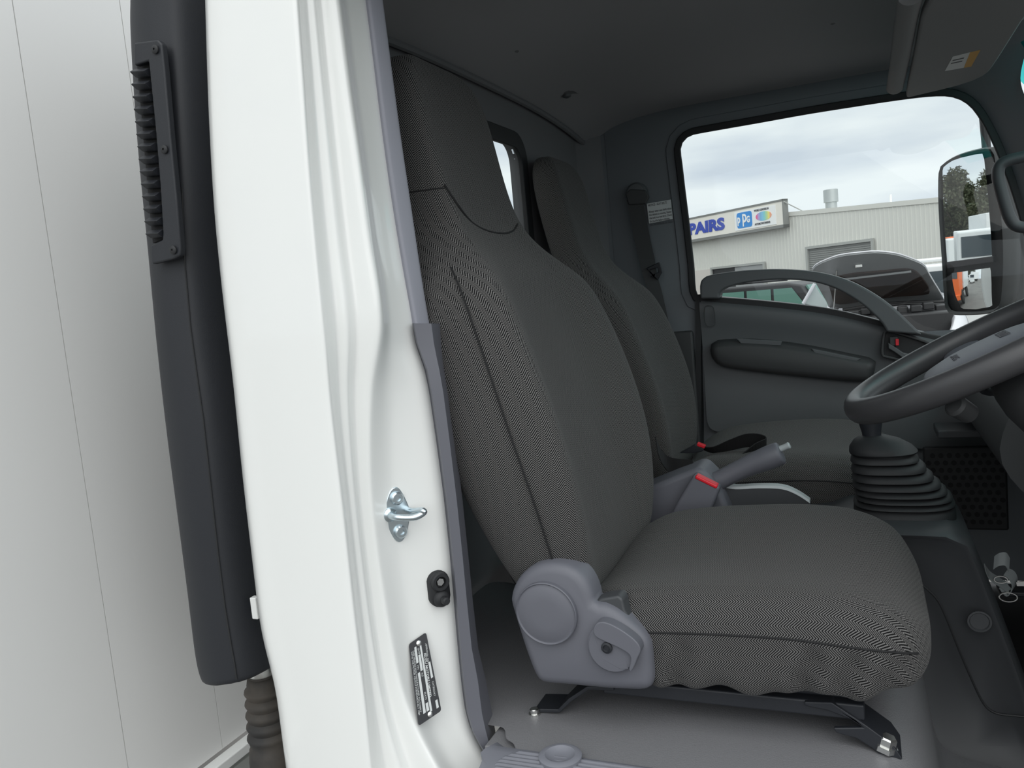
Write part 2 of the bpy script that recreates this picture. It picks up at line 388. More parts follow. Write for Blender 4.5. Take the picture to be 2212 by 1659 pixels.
# headliner edge bead on rear wall
def rear_edge(y):
    return V((BX+.012, y, ceil_z(BX, y)-.022))
struct(MB().tube([rear_edge(.98+1.5*k/20) for k in range(21)], .008, 8).build('trim_4', HEAD), 'thin headliner bead where ceiling meets rear wall', 'ceiling bead')
for (u, v) in [(1103, 108), (1228, 190), (1362, 240), (1800, 66)]:
    p = at(u, v, Z=2.235); p.z = ceil_z(p.x, p.y)-.003
    d = thing('headliner_clip', {1103: 'shallow headliner dimple above the driver headrest', 1228: 'small dark headliner clip with pinched crease, centre of the roof', 1362: 'faint headliner dimple near the passenger window', 1800: 'tiny headliner mark beside the sun visor'}[u], 'clip', p, 'headliner clips')
    if u == 1228:
        MB().grid([[p+V((a*.02, b*.05+a*.03, .002-.010*math.exp(-(a*a*6+(b+.5)**2*14)))) for b in (-1, -.75, -.5, -.25, 0, .5, 1)] for a in (-1, -.5, 0, .5, 1)]).build('clip_fold', HEAD, d, sub=2)
        MB().lathe(p+V((0, -.02, -.004)), (0, 0, -1), [(.012, 0), (.011, .006), (.004, .009)], 12).build('clip_head', DARKP, d)
    else:
        r = .026 if u < 1700 else .008
        MB().lathe(p, (0, 0, -1), [(r*.9, -.006), (r*.6, -.002), (r*.3, -.001), (0, -.001)], 20).build('clip_head', HEAD, d)

# passenger side: window, door, side wall
YL = 2.50
win_px = [(1508, 640), (1499, 570), (1490, 490), (1480, 410), (1473, 350), (1470, 330), (1471, 316), (1476, 305), (1484, 297), (1496, 291), (1515, 287), (1560, 279), (1640, 265), (1740, 247), (1840, 231), (1940, 216), (2010, 208), (2056, 209), (2092, 226), (2120, 262), (2150, 322), (2180, 400), (2205, 480), (2225, 560), (2240, 640), (2245, 700), (2238, 752), (2190, 752), (2120, 742), (2060, 731), (2000, 721), (1940, 704), (1880, 688), (1800, 669), (1720, 658), (1620, 648), (1555, 643)]
WIN = resample(cr_spline(pts(win_px, Y=YL), 4, True), 140)
pw = thing('window_2', 'large passenger side window with black seal showing the workshop outside', 'window', at(1750, 700, Y=YL)); pw['kind'] = 'structure'
MB().ring([p+V((0, .0, 0)) for p in offset_xz(WIN, -.002)], offset_xz(WIN, .018), (0, -.012, 0)).build('window_seal', BLACKR, pw, bevel=.004)
MB().prism([p+V((0, .03, 0)) for p in offset_xz(WIN, .01)], (0, .004, 0)).build('window_pane', GLASS, pw, smooth=False)
# door upper frame (grey) and side wall around it
w0, w1 = offset_xz(WIN, .014), offset_xz(WIN, .045)
df = MB().ring(w0, w1, (0, .05, 0)); w1 = [p+V((0, .008, 0)) for p in offset_xz(WIN, .03)]
sidew = []
for p in w1:
    cx, cz = -.08, 1.85; d = V((p.x-cx, 0, p.z-cz))
    s = min(((.36-cx) if d.x > 0 else (cx+.70))/max(abs(d.x), 1e-6), ((2.21-cz) if d.z > 0 else (cz-1.25))/max(abs(d.z), 1e-6))
    s = max(s, 1.02)
    q = V((cx+d.x*s, YL+.02, cz+d.z*s))
    if d.x > 0 and d.z > -.35: q.y -= .04*min(1, max(0, d.x-.25)/.15)
    sidew.append(q)
mid = [a.lerp(b, .35)+V((0, -.012, 0)) for a, b in zip(w1, sidew)]
wl = MB(); nn = len(w1)
wl.add(w1+mid+sidew, [(k*nn+i, k*nn+(i+1) % nn, (k+1)*nn+(i+1) % nn, (k+1)*nn+i) for k in (0, 1) for i in range(nn)])
wl.add([(-.72, YL+.025, .8), (.6, YL+.025, .8), (.6, YL+.025, 1.5), (-.72, YL+.025, 1.5)], [(0, 1, 2, 3)])
wl.add([(-.72, YL+.022, 1.5), (-.62, YL+.022, 1.5), (-.62, YL+.022, 2.24), (-.72, YL+.022, 2.24)], [(0, 1, 2, 3)])
struct(wl.build('wall_left', PILLAR, sharp=60), 'dark grey passenger side pillar and roof rail trim', 'cab wall')
struct(df.build('trim_5', PILLAR, bevel=.004), 'dark grey frame around the passenger side window', 'window frame')
# ------------------------------------------------------------------ passenger door
door = thing('door_1', 'charcoal moulded passenger door with map pocket and grab arch', 'door', at(1700, 900, Y=YL)); door['kind'] = 'structure'
belt = [(1512, 640), (1555, 645), (1620, 650), (1720, 660), (1800, 671), (1880, 690), (1940, 706), (2000, 723), (2060, 733), (2120, 744), (2230, 760)]
bot = [(1530, 930), (1570, 932), (1640, 938), (1720, 944), (1800, 952), (1880, 958), (1940, 962), (2000, 968), (2060, 974), (2120, 980), (2230, 990)]
rows = []
for k, (dy, t) in enumerate([(.05, -.012), (.016, -.008), (-.002, .006), (-.014, .03), (-.020, .07), (-.020, .14), (-.012, .24), (-.008, .45), (-.008, .62), (-.012, .70), (-.014, .85), (-.014, 1.0)]):
    rows.append([at(a[0], a[1], Y=YL).lerp(at(b[0], b[1], Y=YL), t)+V((0, dy, 0)) for a, b in zip(belt, bot)])
MB().grid(rows).build('door_panel', DARKP, door, sub=2)
o = pts([(1514, 645), (1513, 615), (1518, 602), (1535, 594), (1570, 588), (1620, 583), (1680, 581), (1740, 584), (1790, 592), (1840, 608), (1890, 635), (1930, 664), (1965, 697), (1992, 723)], Y=2.44)
i = pts([(1556, 645), (1556, 634), (1562, 626), (1580, 618), (1610, 611), (1650, 606), (1690, 604), (1735, 606), (1775, 613), (1815, 628), (1855, 652), (1885, 677), (1905, 698), (1915, 716)], Y=2.44)
MB().grid([[a+V((0, -.012, 0)), b+V((0, -.012, 0)), b+V((0, .045, 0)), a+V((0, .045, 0))] for a, b in zip(resample(cr_spline(o, 4), 40, False), resample(cr_spline(i, 4), 40, False))], close=True, capa=True, capb=True).build('grab_arch', DARKP, door, bevel=.006)
pk = resample(cr_spline(pts([(1537, 742), (1560, 733), (1640, 732), (1740, 744), (1830, 762), (1888, 776), (1890, 800), (1880, 822), (1840, 824), (1740, 815), (1640, 804), (1570, 794), (1545, 782), (1535, 762)], Y=2.48), 4, True), 48)
c = sum(pk, V())/48
MB().grid([[p+V((0, .02, 0)) for p in pk], [p+V((0, -.012, 0)) for p in offset_xz(pk, -.002)], [p+V((0, -.034, 0)) for p in offset_xz(pk, -.012)], [p+V((0, -.038, 0)) for p in offset_xz(pk, -.022)]], close=True, capb=True).build('map_pocket', DASH, door, sharp=70)
for a, nm in (([(1590, 731), (1690, 737), (1686, 747), (1600, 742)], 0), ([(1752, 753), (1860, 775), (1850, 781), (1760, 763)], 1)):
    MB().prism(pts(a, Y=2.445), (0, .01, 0)).build('pocket_lip', DARKP, door, bevel=.002)
# door latch handle
bz = resample(cr_spline(pts([(1906, 722), (1916, 712), (1950, 719), (1990, 731), (2012, 742), (2010, 765), (2000, 784), (1960, 782), (1920, 774), (1903, 766)], Y=2.475), 4, True), 40)
MB().ring(offset_xz(bz, -.008), bz, (0, -.012, 0)).build('handle_bezel', DASH, door, bevel=.003)
MB().prism([p+V((0, -.002, 0)) for p in offset_xz(bz, -.006)], (0, .004, 0)).build('handle_recess', BLACKR, door, smooth=False)
h = MB().grid([[p+V((0, -.02, .008)), p+V((0, -.02, -.008)), p+V((0, -.006, -.008)), p+V((0, -.006, .008))] for p in pts([(1918, 745), (1930, 752), (1950, 766), (1985, 776), (2002, 778)], Y=2.475)], True, True, True).build('latch_lever', DARKP, door, bevel=.003)
MB().box(at(1931, 737, Y=2.462), (.022, .012, .026)).build('lock_knob', DASH, door, bevel=.003)
lm = MB().box(at(1938, 739, Y=2.452), (.008, .006, .018)).build('lock_marker', RED, door, bevel=.001); lm['label'] = 'red lock marker'
MB().ring(*(lambda P: (offset_xz(P, -.0015), P))(resample(cr_spline(pts([(1522, 664), (1540, 662), (1545, 690), (1543, 704), (1524, 702)], Y=2.475), 4, True), 24)), (0, -.004, 0)).build('blanking_cap', DASH, door)
# door edge gap and lower rear pillar trim
struct(MB().grid([[at(1508, v, Y=2.485)+V((dx, dy, 0)) for dx, dy in ((-.012, .03), (-.008, 0), (.008, 0), (.012, .03))] for v in (636, 760, 900, 1000)]).build('trim_6', BLACKR), 'black rubber door edge seal beside the passenger door', 'door seal')
struct(MB().box(at(1478, 850, Y=2.49)+V((-.01, .0, -.02)), (.10, .02, .42)).build('trim_7', DASH, bevel=.008), 'dark lower pillar panel behind the passenger seat', 'pillar trim')

# label + belt on passenger pillar
nl = thing('notice_label', 'small white printed notice label on the passenger side pillar', 'label', at(1425, 478, Y=2.50))
q = pts([(1397, 440), (1449, 431), (1453, 473), (1402, 483)], Y=2.492)
MB().prism(q, (0, .004, 0)).build('label_sheet', PAPER, nl, smooth=False)
ex = (q[1]-q[0]); ey = (q[0]-q[3])
text('label_text', 'NOTICE - SEAT BELTS\n\nAlways wear seat belts when\nthe vehicle is moving. Fasten\nthe belt low and firm. Check\nthe buckle before driving.\nSee the handbook for details.', nl, INK, q[0]+ex*.05-ey*.16+V((0, -.001, 0)), ex, ey, .0095, .0002, sx=.62)
sb = thing('seat_belt', 'grey passenger seat belt hanging from its upper pillar anchor', 'seat belt', at(1378, 420, Y=2.47))
bp = pts([(1371, 432), (1378, 470), (1388, 520), (1397, 560), (1403, 590), (1413, 625), (1428, 690), (1444, 760), (1462, 840), (1480, 930), (1490, 1000)], Y=2.46)
MB().ribbon(bp, [V((.048, .004, -.006))]*4+[V((.042, .01, -.01))]*7, .0016).build('webbing', WEB, sb, smooth=False)
MB().lathe(at(1376, 418, Y=2.475), (0, -1, 0), [(.032, -.01), (.032, .01), (.026, .018), (.012, .02), (0, .02)], 20).build('anchor_cover', DARKP, sb, bevel=0)
MB().prism(pts([(1350, 418), (1362, 408), (1394, 410), (1402, 426), (1394, 440), (1358, 443)], Y=2.452), (0, .012, 0)).build('belt_guide', DASH, sb, bevel=.004)
tg = MB().ring(pts([(1404, 583), (1420, 578), (1422, 588), (1407, 594)], Y=2.445), pts([(1396, 579), (1424, 566), (1430, 588), (1420, 606), (1404, 604)][:4], Y=2.445), (0, .006, 0)).build('belt_tongue', BLACKP, sb, bevel=.002)

# ------------------------------------------------------------------ floor, engine cover
fl = []
for (x, z) in [(-.76, 1.10), (-.60, 1.064), (-.55, 1.063), (-.535, 1.063), (-.515, 1.063), (-.505, 1.063), (-.485, 1.063), (-.475, 1.063), (-.40, 1.062), (-.2, 1.064), (-.04, 1.064), (.03, 1.058), (.06, 1.02), (.075, .95), (.085, .84), (.11, .80), (.3, .79), (.6, .79)]:
    fl.append([V((x+(.055 if -.1 < x < .1 else 0)*max(0, (1.12-y)/.2), max(y, 1.07 if x < -.56 else 1.055 if x < -.51 else 1.02 if x < -.48 else 0), z)) for y in (.985, 1.03, 1.12, 1.25, 1.4, 1.5, 1.57)])
struct(MB().grid(fl).build('floor', VINYL, sub=2), 'grained grey vinyl floor platform under the driver seat', 'floor')
struct(MB().box((.4, 1.7, .775), (.75, 1.7, .02)).build('floor_mat', MATF), 'dark rubber footwell floor', 'floor')
# sill scuff plate
sill = thing('sill_plate', 'grey ribbed sill scuff plate below the seat with a round dimple', 'sill plate', (-.25, .95, 1.03))
prof = [(.84, 1.0), (.862, 1.045), (.878, 1.060), (.90, 1.066), (.95, 1.067), (.985, 1.067), (1.0, 1.066), (1.02, 1.05)]
le_ = resample([at(1062, 1700, Z=1.03), at(1050, 1668, Z=1.05), at(1040, 1636, Z=1.066), at(1037, 1622, Z=1.069), at(1056, 1612, Z=1.069), at(1074, 1603, Z=1.066)], len(prof), False)
rr = [[p+V((.0, .004, -.03)) for p in le_], le_]
for x in (-.50, -.42, -.3, -.1, .1, .3): rr.append([V((x, y, z)) for y, z in prof])
mb = MB().grid(rr)
y = .902; k = 0
while y < .988:
    x0 = -.492+.035*abs((y-.955)/.045)**2; xs_ = (x0, x0+.006, -.3, 0, .3)
    mb.grid([[V((x, y, 1.066)), V((x, y+.0018, 1.066+h)), V((x, y+.0046, 1.066+h)), V((x, y+.0062, 1.066))] for x, h in zip(xs_, (.0, .0034, .0034, .0034, .0034))]); y += .0085
mb.build('scuff_plate', SCUFF, sill, sharp=50)
MB().box((-.478, 1.0625, 1.039), (.115, .095, .03)).build("floor_infill", VINYL, sill, bevel=.003)
dp = at(1210, 1632, Z=1.072)
MB().lathe(dp, (0, 0, 1), [(.030, -.004), (.030, .0005), (.026, .003), (.021, .003), (.016, -.001), (.008, -.003), (0, -.003)], 28).build('dimple', SCUFF, sill)
# engine cover
cov = thing('engine_cover', 'dark grey plastic engine cover hump between the two seats', 'engine cover', (0, 1.75, .79))
prof = [(-.69, 1.05), (-.69, 1.17), (-.45, 1.17), (-.30, 1.185), (-.08, 1.205), (-.04, 1.222), (.125, 1.222), (.15, 1.215), (.165, 1.19), (.205, 1.06), (.228, .98), (.25, .90), (.262, .84), (.27, .79), (-.1, .79), (-.1, .95)]
prof = resample(cr_spline([V((a, 0, b)) for a, b in prof], 3, True), 64)
def sec(y, s=1.0, cx=-.1, cz=1.02): return [V((cx+(p.x-cx)*s, y, cz+(p.z-cz)*s)) for p in prof]
MB().grid([sec(1.60, .86), sec(1.572, .94), sec(1.568, .965), sec(1.575, .982), sec(1.60, 1), sec(1.72, 1), sec(1.80, 1), sec(1.83, .99), sec(1.845, .94)], True, True, True).build('cover_shell', CONS, cov, sharp=80)
sm = cr_spline(pts([(1990, 1262), (2022, 1292), (2042, 1330), (2070, 1400), (2100, 1470), (2125, 1520), (2150, 1540), (2190, 1546), (2215, 1548)], Y=1.566), 4)
MB().tube(sm, .0022, 6).build('panel_seam', BLACKR, cov)
dm = at(2116, 1343, Y=1.568)
MB().lathe(dm, (0, -1, 0), [(.019, -.003), (.019, .0008), (.016, .001), (.0145, -.0015), (0, -.002)], 24).build('plug', CONS, cov)

# ------------------------------------------------------------------ seats
def seat_back_rows(yc, ws=1.0, hs=1.0, dx=0.0):
    R = [(1.185, -.405, .175, .008, .09), (1.235, -.388, .205, .02, .125), (1.30, -.378, .228, .034, .17), (1.40, -.381, .248, .046, .21), (1.50, -.400, .254, .050, .228), (1.60, -.430, .250, .046, .22),
         (1.68, -.460, .240, .038, .205), (1.722, -.482, .228, .030, .19), (1.752, -.512, .200, .014, .17), (1.785, -.545, .168, .009, .155), (1.825, -.574, .148, .007, .15), (1.88, -.592, .142, .006, .145), (1.95, -.607, .146, .005, .14),
         (2.02, -.620, .147, .004, .135), (2.07, -.632, .138, .003, .12), (2.104, -.648, .108, .001, .09), (2.117, -.670, .065, 0, .045)]
    R = [(1.2+(z-1.2)*hs, xf+dx, w*ws, b, T*(1 if ws == 1 else .6)) for z, xf, w, b, T in R]
    rows = []; uvs = []; vl = 0; prev = None
    for z, xf, w, b, T in R:
        half = [(0, -T), (.4, -T), (.75, -T), (.95, -T*.88), (1.01, -T*.6), (1.015, -T*.35), (.985, -.016-.0*b), (.945, -.004), (.86, 0), (.72, -b*.35), (.5, -b*.85), (.25, -b), (0, -b)]
        sec = [(-a*w, n) for a, n in half]+[(a*w, n) for a, n in half[-2:0:-1]]
        row = [V((xf+n, yc+y, z)) for y, n in sec]
        rows.append(row)
        if prev is not None: vl += math.hypot(z-prev[0], xf-prev[1])
        prev = (z, xf); q = [0]
        for i in range(len(row)): q.append(q[-1]+(row[(i+1) % len(row)]-row[i]).length)
        tot = q[-1]; uvs.append([(c-tot/2, vl) for c in q])
    return R, rows, uvs
def back_x(R, y, yc, z, ws=1.0):
    xf = lerp([(r[0], r[1]) for r in R], z); w = ws*lerp([(r[0], r[2]) for r in R], z); b = lerp([(r[0], r[3]) for r in R], z)
    a = min(1, abs(y-yc)/w); n = lerp([(0, -b), (.25, -b), (.5, -b*.85), (.72, -b*.35), (.86, 0), (.945, -.004), (.985, -.016), (1.0, -.04)], a)
    return xf+n
def cushion(yc, ws, root, dz=0, skirt=True):
    R = [(-.425, .175, 1.215, 1.185), (-.40, .205, 1.238, 1.16), (-.34, .228, 1.262, 1.138), (-.28, .235, 1.270, 1.133), (-.2, .238, 1.275, 1.136), (-.12, .240, 1.277, 1.140), (-.05, .240, 1.273, 1.142), (-.01, .236, 1.264, 1.146), (.025, .222, 1.250, 1.150), (.047, .200, 1.232, 1.156), (.062, .165, 1.21, 1.164), (.070, .11, 1.195, 1.175)]
    tab = [[(r[0], r[k]) for r in R] for k in (1, 2, 3)]; xs = []
    for i in range(len(R)-1):
        m_ = 9 if R[i+1][0]-R[i][0] > .05 else 4 if R[i+1][0]-R[i][0] > .02 else 1
        xs += [R[i][0]+(R[i+1][0]-R[i][0])*k/m_ for k in range(m_)]
    xs.append(R[-1][0]); rows = []; uvs = []; G = lambda x, c, s_: math.exp(-((x-c)/s_)**2)
    folds = ((-.262, .012, -.014), (-.235, .018, .008), (-.285, .012, .010), (-.115, .013, .012), (-.092, .012, -.016), (-.068, .013, .012), (-.042, .010, -.015), (-.018, .011, .010), (-.17, .03, .005), (.01, .012, -.006)) if skirt else ()
    for x in xs:
        w, zt, zb = [lerp(t, x) for t in tab]; zt += dz; zb += dz; w *= ws; k = min(1, (zt-zb)/.13)
        f1 = sum(a*G(x, c, s_) for c, s_, a in folds); f2 = sum(.7*a*G(x, c+.014, s_) for c, s_, a in folds); hem = .004*math.sin(x*52)+.003*math.sin(x*93+1) if skirt else 0
        half = [(0, zb+.01), (.5*w, zb+.005), (.85*w, zb+hem), (.955*w+.5*f1, zb-.002+hem), (.99*w+f1, zb+.016*k+hem), (1.0*w+f2, zb+.045*k), (1.008*w+.3*f2, zt-.066*k), (1.012*w, zt-.056*k), (1.008*w, zt-.050*k), (.985*w, zt-.026*k), (.92*w, zt-.009*k), (.82*w, zt), (.65*w, zt-.002), (.4*w, zt-.008), (0, zt-.008)]
        sec = [(-a, z) for a, z in half]+[(a, z+.010*min(1, k)*max(0, z-zb)/max(.01, zt-zb)) for a, z in half[-2:0:-1]]
        row = [V((x, yc+y, z)) for y, z in sec]; rows.append(row); q = [0]
        for i in range(len(row)): q.append(q[-1]+(row[(i+1) % len(row)]-row[i]).length)
        uvs.append([(c-q[-1]/2, x) for c in q])
    o = MB().grid(rows, True, True, True, uvs).build('seat_cushion', FAB, root, sub=2)
    MB().tube([r[8]+V((0, -.0005, -.003)) for r in rows[18:-2]], .0016, 6).build('cushion_seam', BLACKF, o)
    return o
YD, YP = 1.320, 2.075
ds = thing('driver_seat', 'dark herringbone covered driver seat with tall integral headrest beside the door opening', 'car seat', (-.2, YD, 1.065), 'cab seats')
R, rows, uvs = seat_back_rows(YD)
MB().grid(rows, True, True, True, uvs).build('backrest', FAB, ds, sub=2)
cushion(YD, 1, ds)
def on_back(px, y0, R, yc, ws=1):
    # point of the backrest surface at a given Y, height taken along the sight line
    out = []
    for u, v, y in px:
        p = at(u, v, Y=y); z = p.z; out.append(V((back_x(R, y, yc, z, ws)+.001, y, z)))
    return out
MB().tube(cr_spline([V((back_x(R, YD+dy, YD, z)+.003, YD+dy, z)) for dy, z in [(-.134, 1.885), (-.115, 1.85), (-.08, 1.826), (-.03, 1.814), (.03, 1.812), (.08, 1.818), (.112, 1.832)]], 5), .0018, 6).build('headrest_seam', BLACKF, ds)
MB().tube(cr_spline([rows[i][5].lerp(rows[i][6], .2) for i in range(1, 9)], 4), .0016, 6).build('side_seam', BLACKF, ds)
MB().tube(cr_spline([rows[11][k]+V((0, -.0005, 0)) for k in (3, 4, 5, 6)]+[rows[11][7]+V((.0, 0, 0))], 4), .0016, 6).build('side_seam', BLACKF, ds)
# lower rear skirt of back cover hanging over the recliner
# recliner cover
rc = pts([(1101, 1296), (1108, 1270), (1124, 1245), (1150, 1226), (1181, 1219), (1215, 1222), (1243, 1234), (1264, 1256), (1277, 1284), (1284, 1310), (1298, 1307), (1330, 1322), (1358, 1345), (1385, 1370), (1400, 1392), (1405, 1430), (1408, 1478), (1398, 1490), (1380, 1494), (1300, 1490), (1230, 1483), (1175, 1478), (1158, 1466), (1142, 1430), (1125, 1380), (1108, 1325)], Y=1.065)
rc = resample(cr_spline(rc, 3, True), 72)
MB().grid([[p+V((0, .045, 0)) for p in rc], [p+V((0, .012, 0)) for p in offset_xz(rc, .001)], [p+V((0, .004, 0)) for p in offset_xz(rc, -.002)], [p for p in offset_xz(rc, -.008)], [p+V((0, -.002, 0)) for p in offset_xz(rc, -.014)]], True, True, True).build('recliner_cover', GREYP, ds, sharp=70)
cc = at(1181, 1324, Y=1.06)
MB().lathe(cc, (0, -1, 0), [(.0465, -.004), (.0465, .004), (.0452, .0055), (.0435, .0035), (.042, .0035), (.040, .0048), (.02, .006), (0, .006)], 48).build('recliner_boss', GREYP, ds)
lv = cr_spline(pts([(1290, 1346), (1306, 1344), (1330, 1354), (1358, 1372), (1378, 1390), (1384, 1406), (1377, 1422), (1370, 1440), (1363, 1452), (1358, 1448), (1362, 1430), (1360, 1416), (1340, 1402), (1310, 1388), (1286, 1376), (1281, 1360)], Y=1.045), 3, True)
lv = resample(lv, 48)
MB().prism(lv, (0, .020, 0)).build('recline_lever', GREYP, ds, bevel=.0045, seg=4)
MB().prism(pts([(1284, 1376), (1296, 1372), (1350, 1418), (1358, 1446), (1340, 1446), (1300, 1424)], Y=1.0505), (0, .004, 0)).build('lever_plate', GREYP, ds, bevel=.001)
MB().lathe(at(1325, 1396, Y=1.06), (0, -1, 0), [(.036, 0), (.036, .006), (.033, .009), (0, .010)], 32).build('lever_disc', GREYP, ds)
MB().lathe(at(1311, 1399, Y=1.049), (0, -1, 0), [(.008, 0), (.008, .002), (.005, .003), (.004, .001), (0, .001)], 16).build('lever_screw', BLACKP, ds)
MB().prism(pts([(1278, 1304), (1298, 1293), (1336, 1287), (1345, 1296), (1350, 1318), (1362, 1340), (1385, 1366), (1360, 1372), (1300, 1340)], Y=1.077), (0, .03, 0)).build('side_frame', CONS, ds, bevel=.004)
# seat base: rails, brackets, bolts
sbm = MB().box((-.20, 1.13, 1.112), (.36, .03, .022)); sbm.build('slide_rail', BLACKP, ds, bevel=.003)
MB().box((-.20, 1.49, 1.112), (.36, .03, .022)).build('slide_rail', BLACKP, ds, bevel=.003)
MB().box((-.20, 1.31, 1.132), (.32, .36, .02)).build('seat_pan', BLACKP, ds, bevel=.004)
def bracket(path, y, wd, th=.006): return MB().ribbon(path, V((0, wd, 0)), th).build('seat_bracket', BLACKP, ds, bevel=.0015)
bo = pts([(1738, 1519), (1796, 1520), (1815, 1533), (1870, 1570), (1925, 1610), (1946, 1640), (1943, 1655), (1926, 1652), (1882, 1616), (1850, 1596), (1806, 1584), (1800, 1573), (1862, 1572), (1846, 1558), (1790, 1536), (1742, 1526)], Y=1.11)
for dy in (0,):
    MB().prism([p+V((0, dy, 0)) for p in bo], (0, .007, 0)).build('seat_bracket', BLACKP, ds, bevel=.002)
    up_ = [p+V((0, dy, 0)) for p in (bo[0], bo[1], bo[2], bo[3], bo[4], bo[5])]
    MB().ribbon([p+V((0, .03, -.001)) for p in up_], V((0, .06, 0)), .005).build('seat_bracket', BLACKP, ds, bevel=.0015)
rbk = [V((-.36, 1.13, 1.115)), V((-.40, 1.13, 1.112)), V((-.43, 1.13, 1.09)), V((-.45, 1.13, 1.07)), V((-.49, 1.13, 1.066))]
bracket(rbk, 1.13, .05); 
for p, mt in ((at(1914, 1616, Y=1.118)+V((0, 0, .002)), STEEL), (V((-.488, 1.10, 1.064)), STEEL)):
    k_ = 1 if p.x > 0 else .6
    MB().lathe(p, (.25 if p.x > 0 else 0, 0, 1), [(a_*k_, b_*k_) for a_, b_ in ((.015, -.004), (.015, .003), (.0115, .003), (.0115, .013), (.0095, .015), (0, .015))], 6 if p.x > 0 else 14).build('seat_bolt', mt, ds, sharp=20)

ps = thing('passenger_seat', 'dark herringbone covered passenger seat under the far side window', 'car seat', (-.2, YP, 1.12), 'cab seats')
R2, rows, uvs = seat_back_rows(YP, .82, .925, -.045)
MB().grid(rows, True, True, True, uvs).build('backrest', FAB, ps, sub=2)
cushion(YP, .98, ps, .025, False)
MB().box((-.18, YP+.01, 1.06), (.40, .34, .20)).build('seat_base', BLACKP, ps, bevel=.006)

# ------------------------------------------------------------------ buckles, handbrake, console tray
bk = thing('seat_belt_buckle', 'driver belt buckle with bright red release button on a grey stalk beside the handbrake', 'buckle', at(1490, 1090, Y=1.585))
q = pts([(1499, 1024), (1556, 1053), (1540, 1095), (1500, 1150), (1440, 1130), (1468, 1075)], Y=1.575)
MB().prism(q, (0, .028, 0)).build('buckle_body', GREYP, bk, bevel=.006)
q = pts([(1503, 1026), (1551, 1050), (1547, 1057), (1500, 1034)], Y=1.573)
b_ = MB().prism(q, (0, .022, 0)).build('release_button', RED, bk, bevel=.003); b_['label'] = 'red release button'
con = thing('console_tray', 'grey console tray with pale rim beside the handbrake between the seats', 'console', (-.25, 1.68, 1.17))
MB().prism(pts([(1380, 1060), (1420, 1044), (1500, 1012), (1515, 1010), (1540, 1036), (1556, 1056), (1575, 1100), (1580, 1180), (1380, 1180)], Y=1.61), (0, .10, 0)).build('handbrake_housing', GREYP, con, bevel=.012)
ry = 1.66
rim = cr_spline(pts([(1555, 1044), (1590, 1050), (1640, 1048), (1690, 1050), (1722, 1062), (1750, 1080)], Y=ry), 4)
MB().grid([[p+V((0, -.012, -.004)), p+V((0, -.010, .002)), p+V((0, .01, .002)), p+V((0, .012, -.004))] for p in rim], True, True, True).build('tray_rim', SILVER, con, bevel=.001)
MB().grid([[p+V((0, -.010, -.004)), p+V((0, -.008, -.06)), p+V((0, .01, -.06)), p+V((0, .01, -.004))] for p in rim], True, True, True).build('tray_wall', CONS, con)
hb = thing('handbrake', 'charcoal handbrake lever with moulded grip and push button', 'handbrake', at(1500, 1060, Y=1.64))
g = cr_spline(pts([(1505, 1062), (1545, 1042), (1580, 1024), (1620, 1005), (1655, 991), (1690, 977)], Y=1.64), 4)
MB().tube(g, [.0225-.003*math.sin(math.pi*min(1, k/14)) if k < 14 else .0225+.0016*math.sin((k-14)/6*math.pi) for k in range(len(g))], 16).build('grip', GREYP, hb, sub=1)
MB().tube([g[0]+V((-.03, 0, -.015)), g[0], g[3]], [.028, .026, .021], 14).build('lever_sleeve', CONS, hb)
e_ = (g[-1]-g[-2]).normalized()
MB().lathe(g[-1]+V((0, 0, .008)), e_, [(.0062, -.006), (.0062, .010), (.0068, .011), (.0068, .014), (.005, .016), (0, .016)], 16).build('push_button', SILVER, hb)
st = thing('buckle_strap', 'black belt strap with red tipped buckle lying on the passenger seat cushion', 'buckle', at(1520, 985, Y=1.97))
pa = cr_spline([at(u, v, Y=y) for u, v, y in [(1512, 966, 2.0), (1540, 972, 1.985), (1575, 962, 1.97), (1610, 952, 1.955), (1640, 952, 1.95), (1655, 958, 1.94), (1630, 966, 1.925), (1600, 985, 1.915)]], 5)
MB().ribbon(pa, [V((.004, -.02, .006+.030*math.sin(math.pi*k/(len(pa)-1)))) for k in range(len(pa))], .002).build('webbing', BLACKF, st, smooth=False)
MB().prism(pts([(1504, 957), (1524, 966), (1520, 972), (1498, 976), (1470, 976)], Y=1.99), (0, -.02, 0)).build('buckle_body', BLACKP, st, bevel=.002)
b_ = MB().prism(pts([(1506, 957), (1523, 964), (1521, 969), (1505, 963)], Y=1.968), (0, .018, 0)).build('release_button', RED, st, bevel=.001); b_['label'] = 'red release button'
ls = thing('lap_belt_strap', 'black lap belt strap looping down behind the handbrake from the driver seat', 'seat belt', at(1440, 1010, Y=1.68))
pa = cr_spline([at(u, v, Y=y) for u, v, y in [(1418, 960, 1.74), (1428, 985, 1.73), (1445, 1003, 1.72), (1470, 1010, 1.70), (1500, 1012, 1.68)]], 5)
MB().ribbon(pa, V((.01, -.03, -.03)), .002).build('webbing', BLACKF, ls, smooth=False)

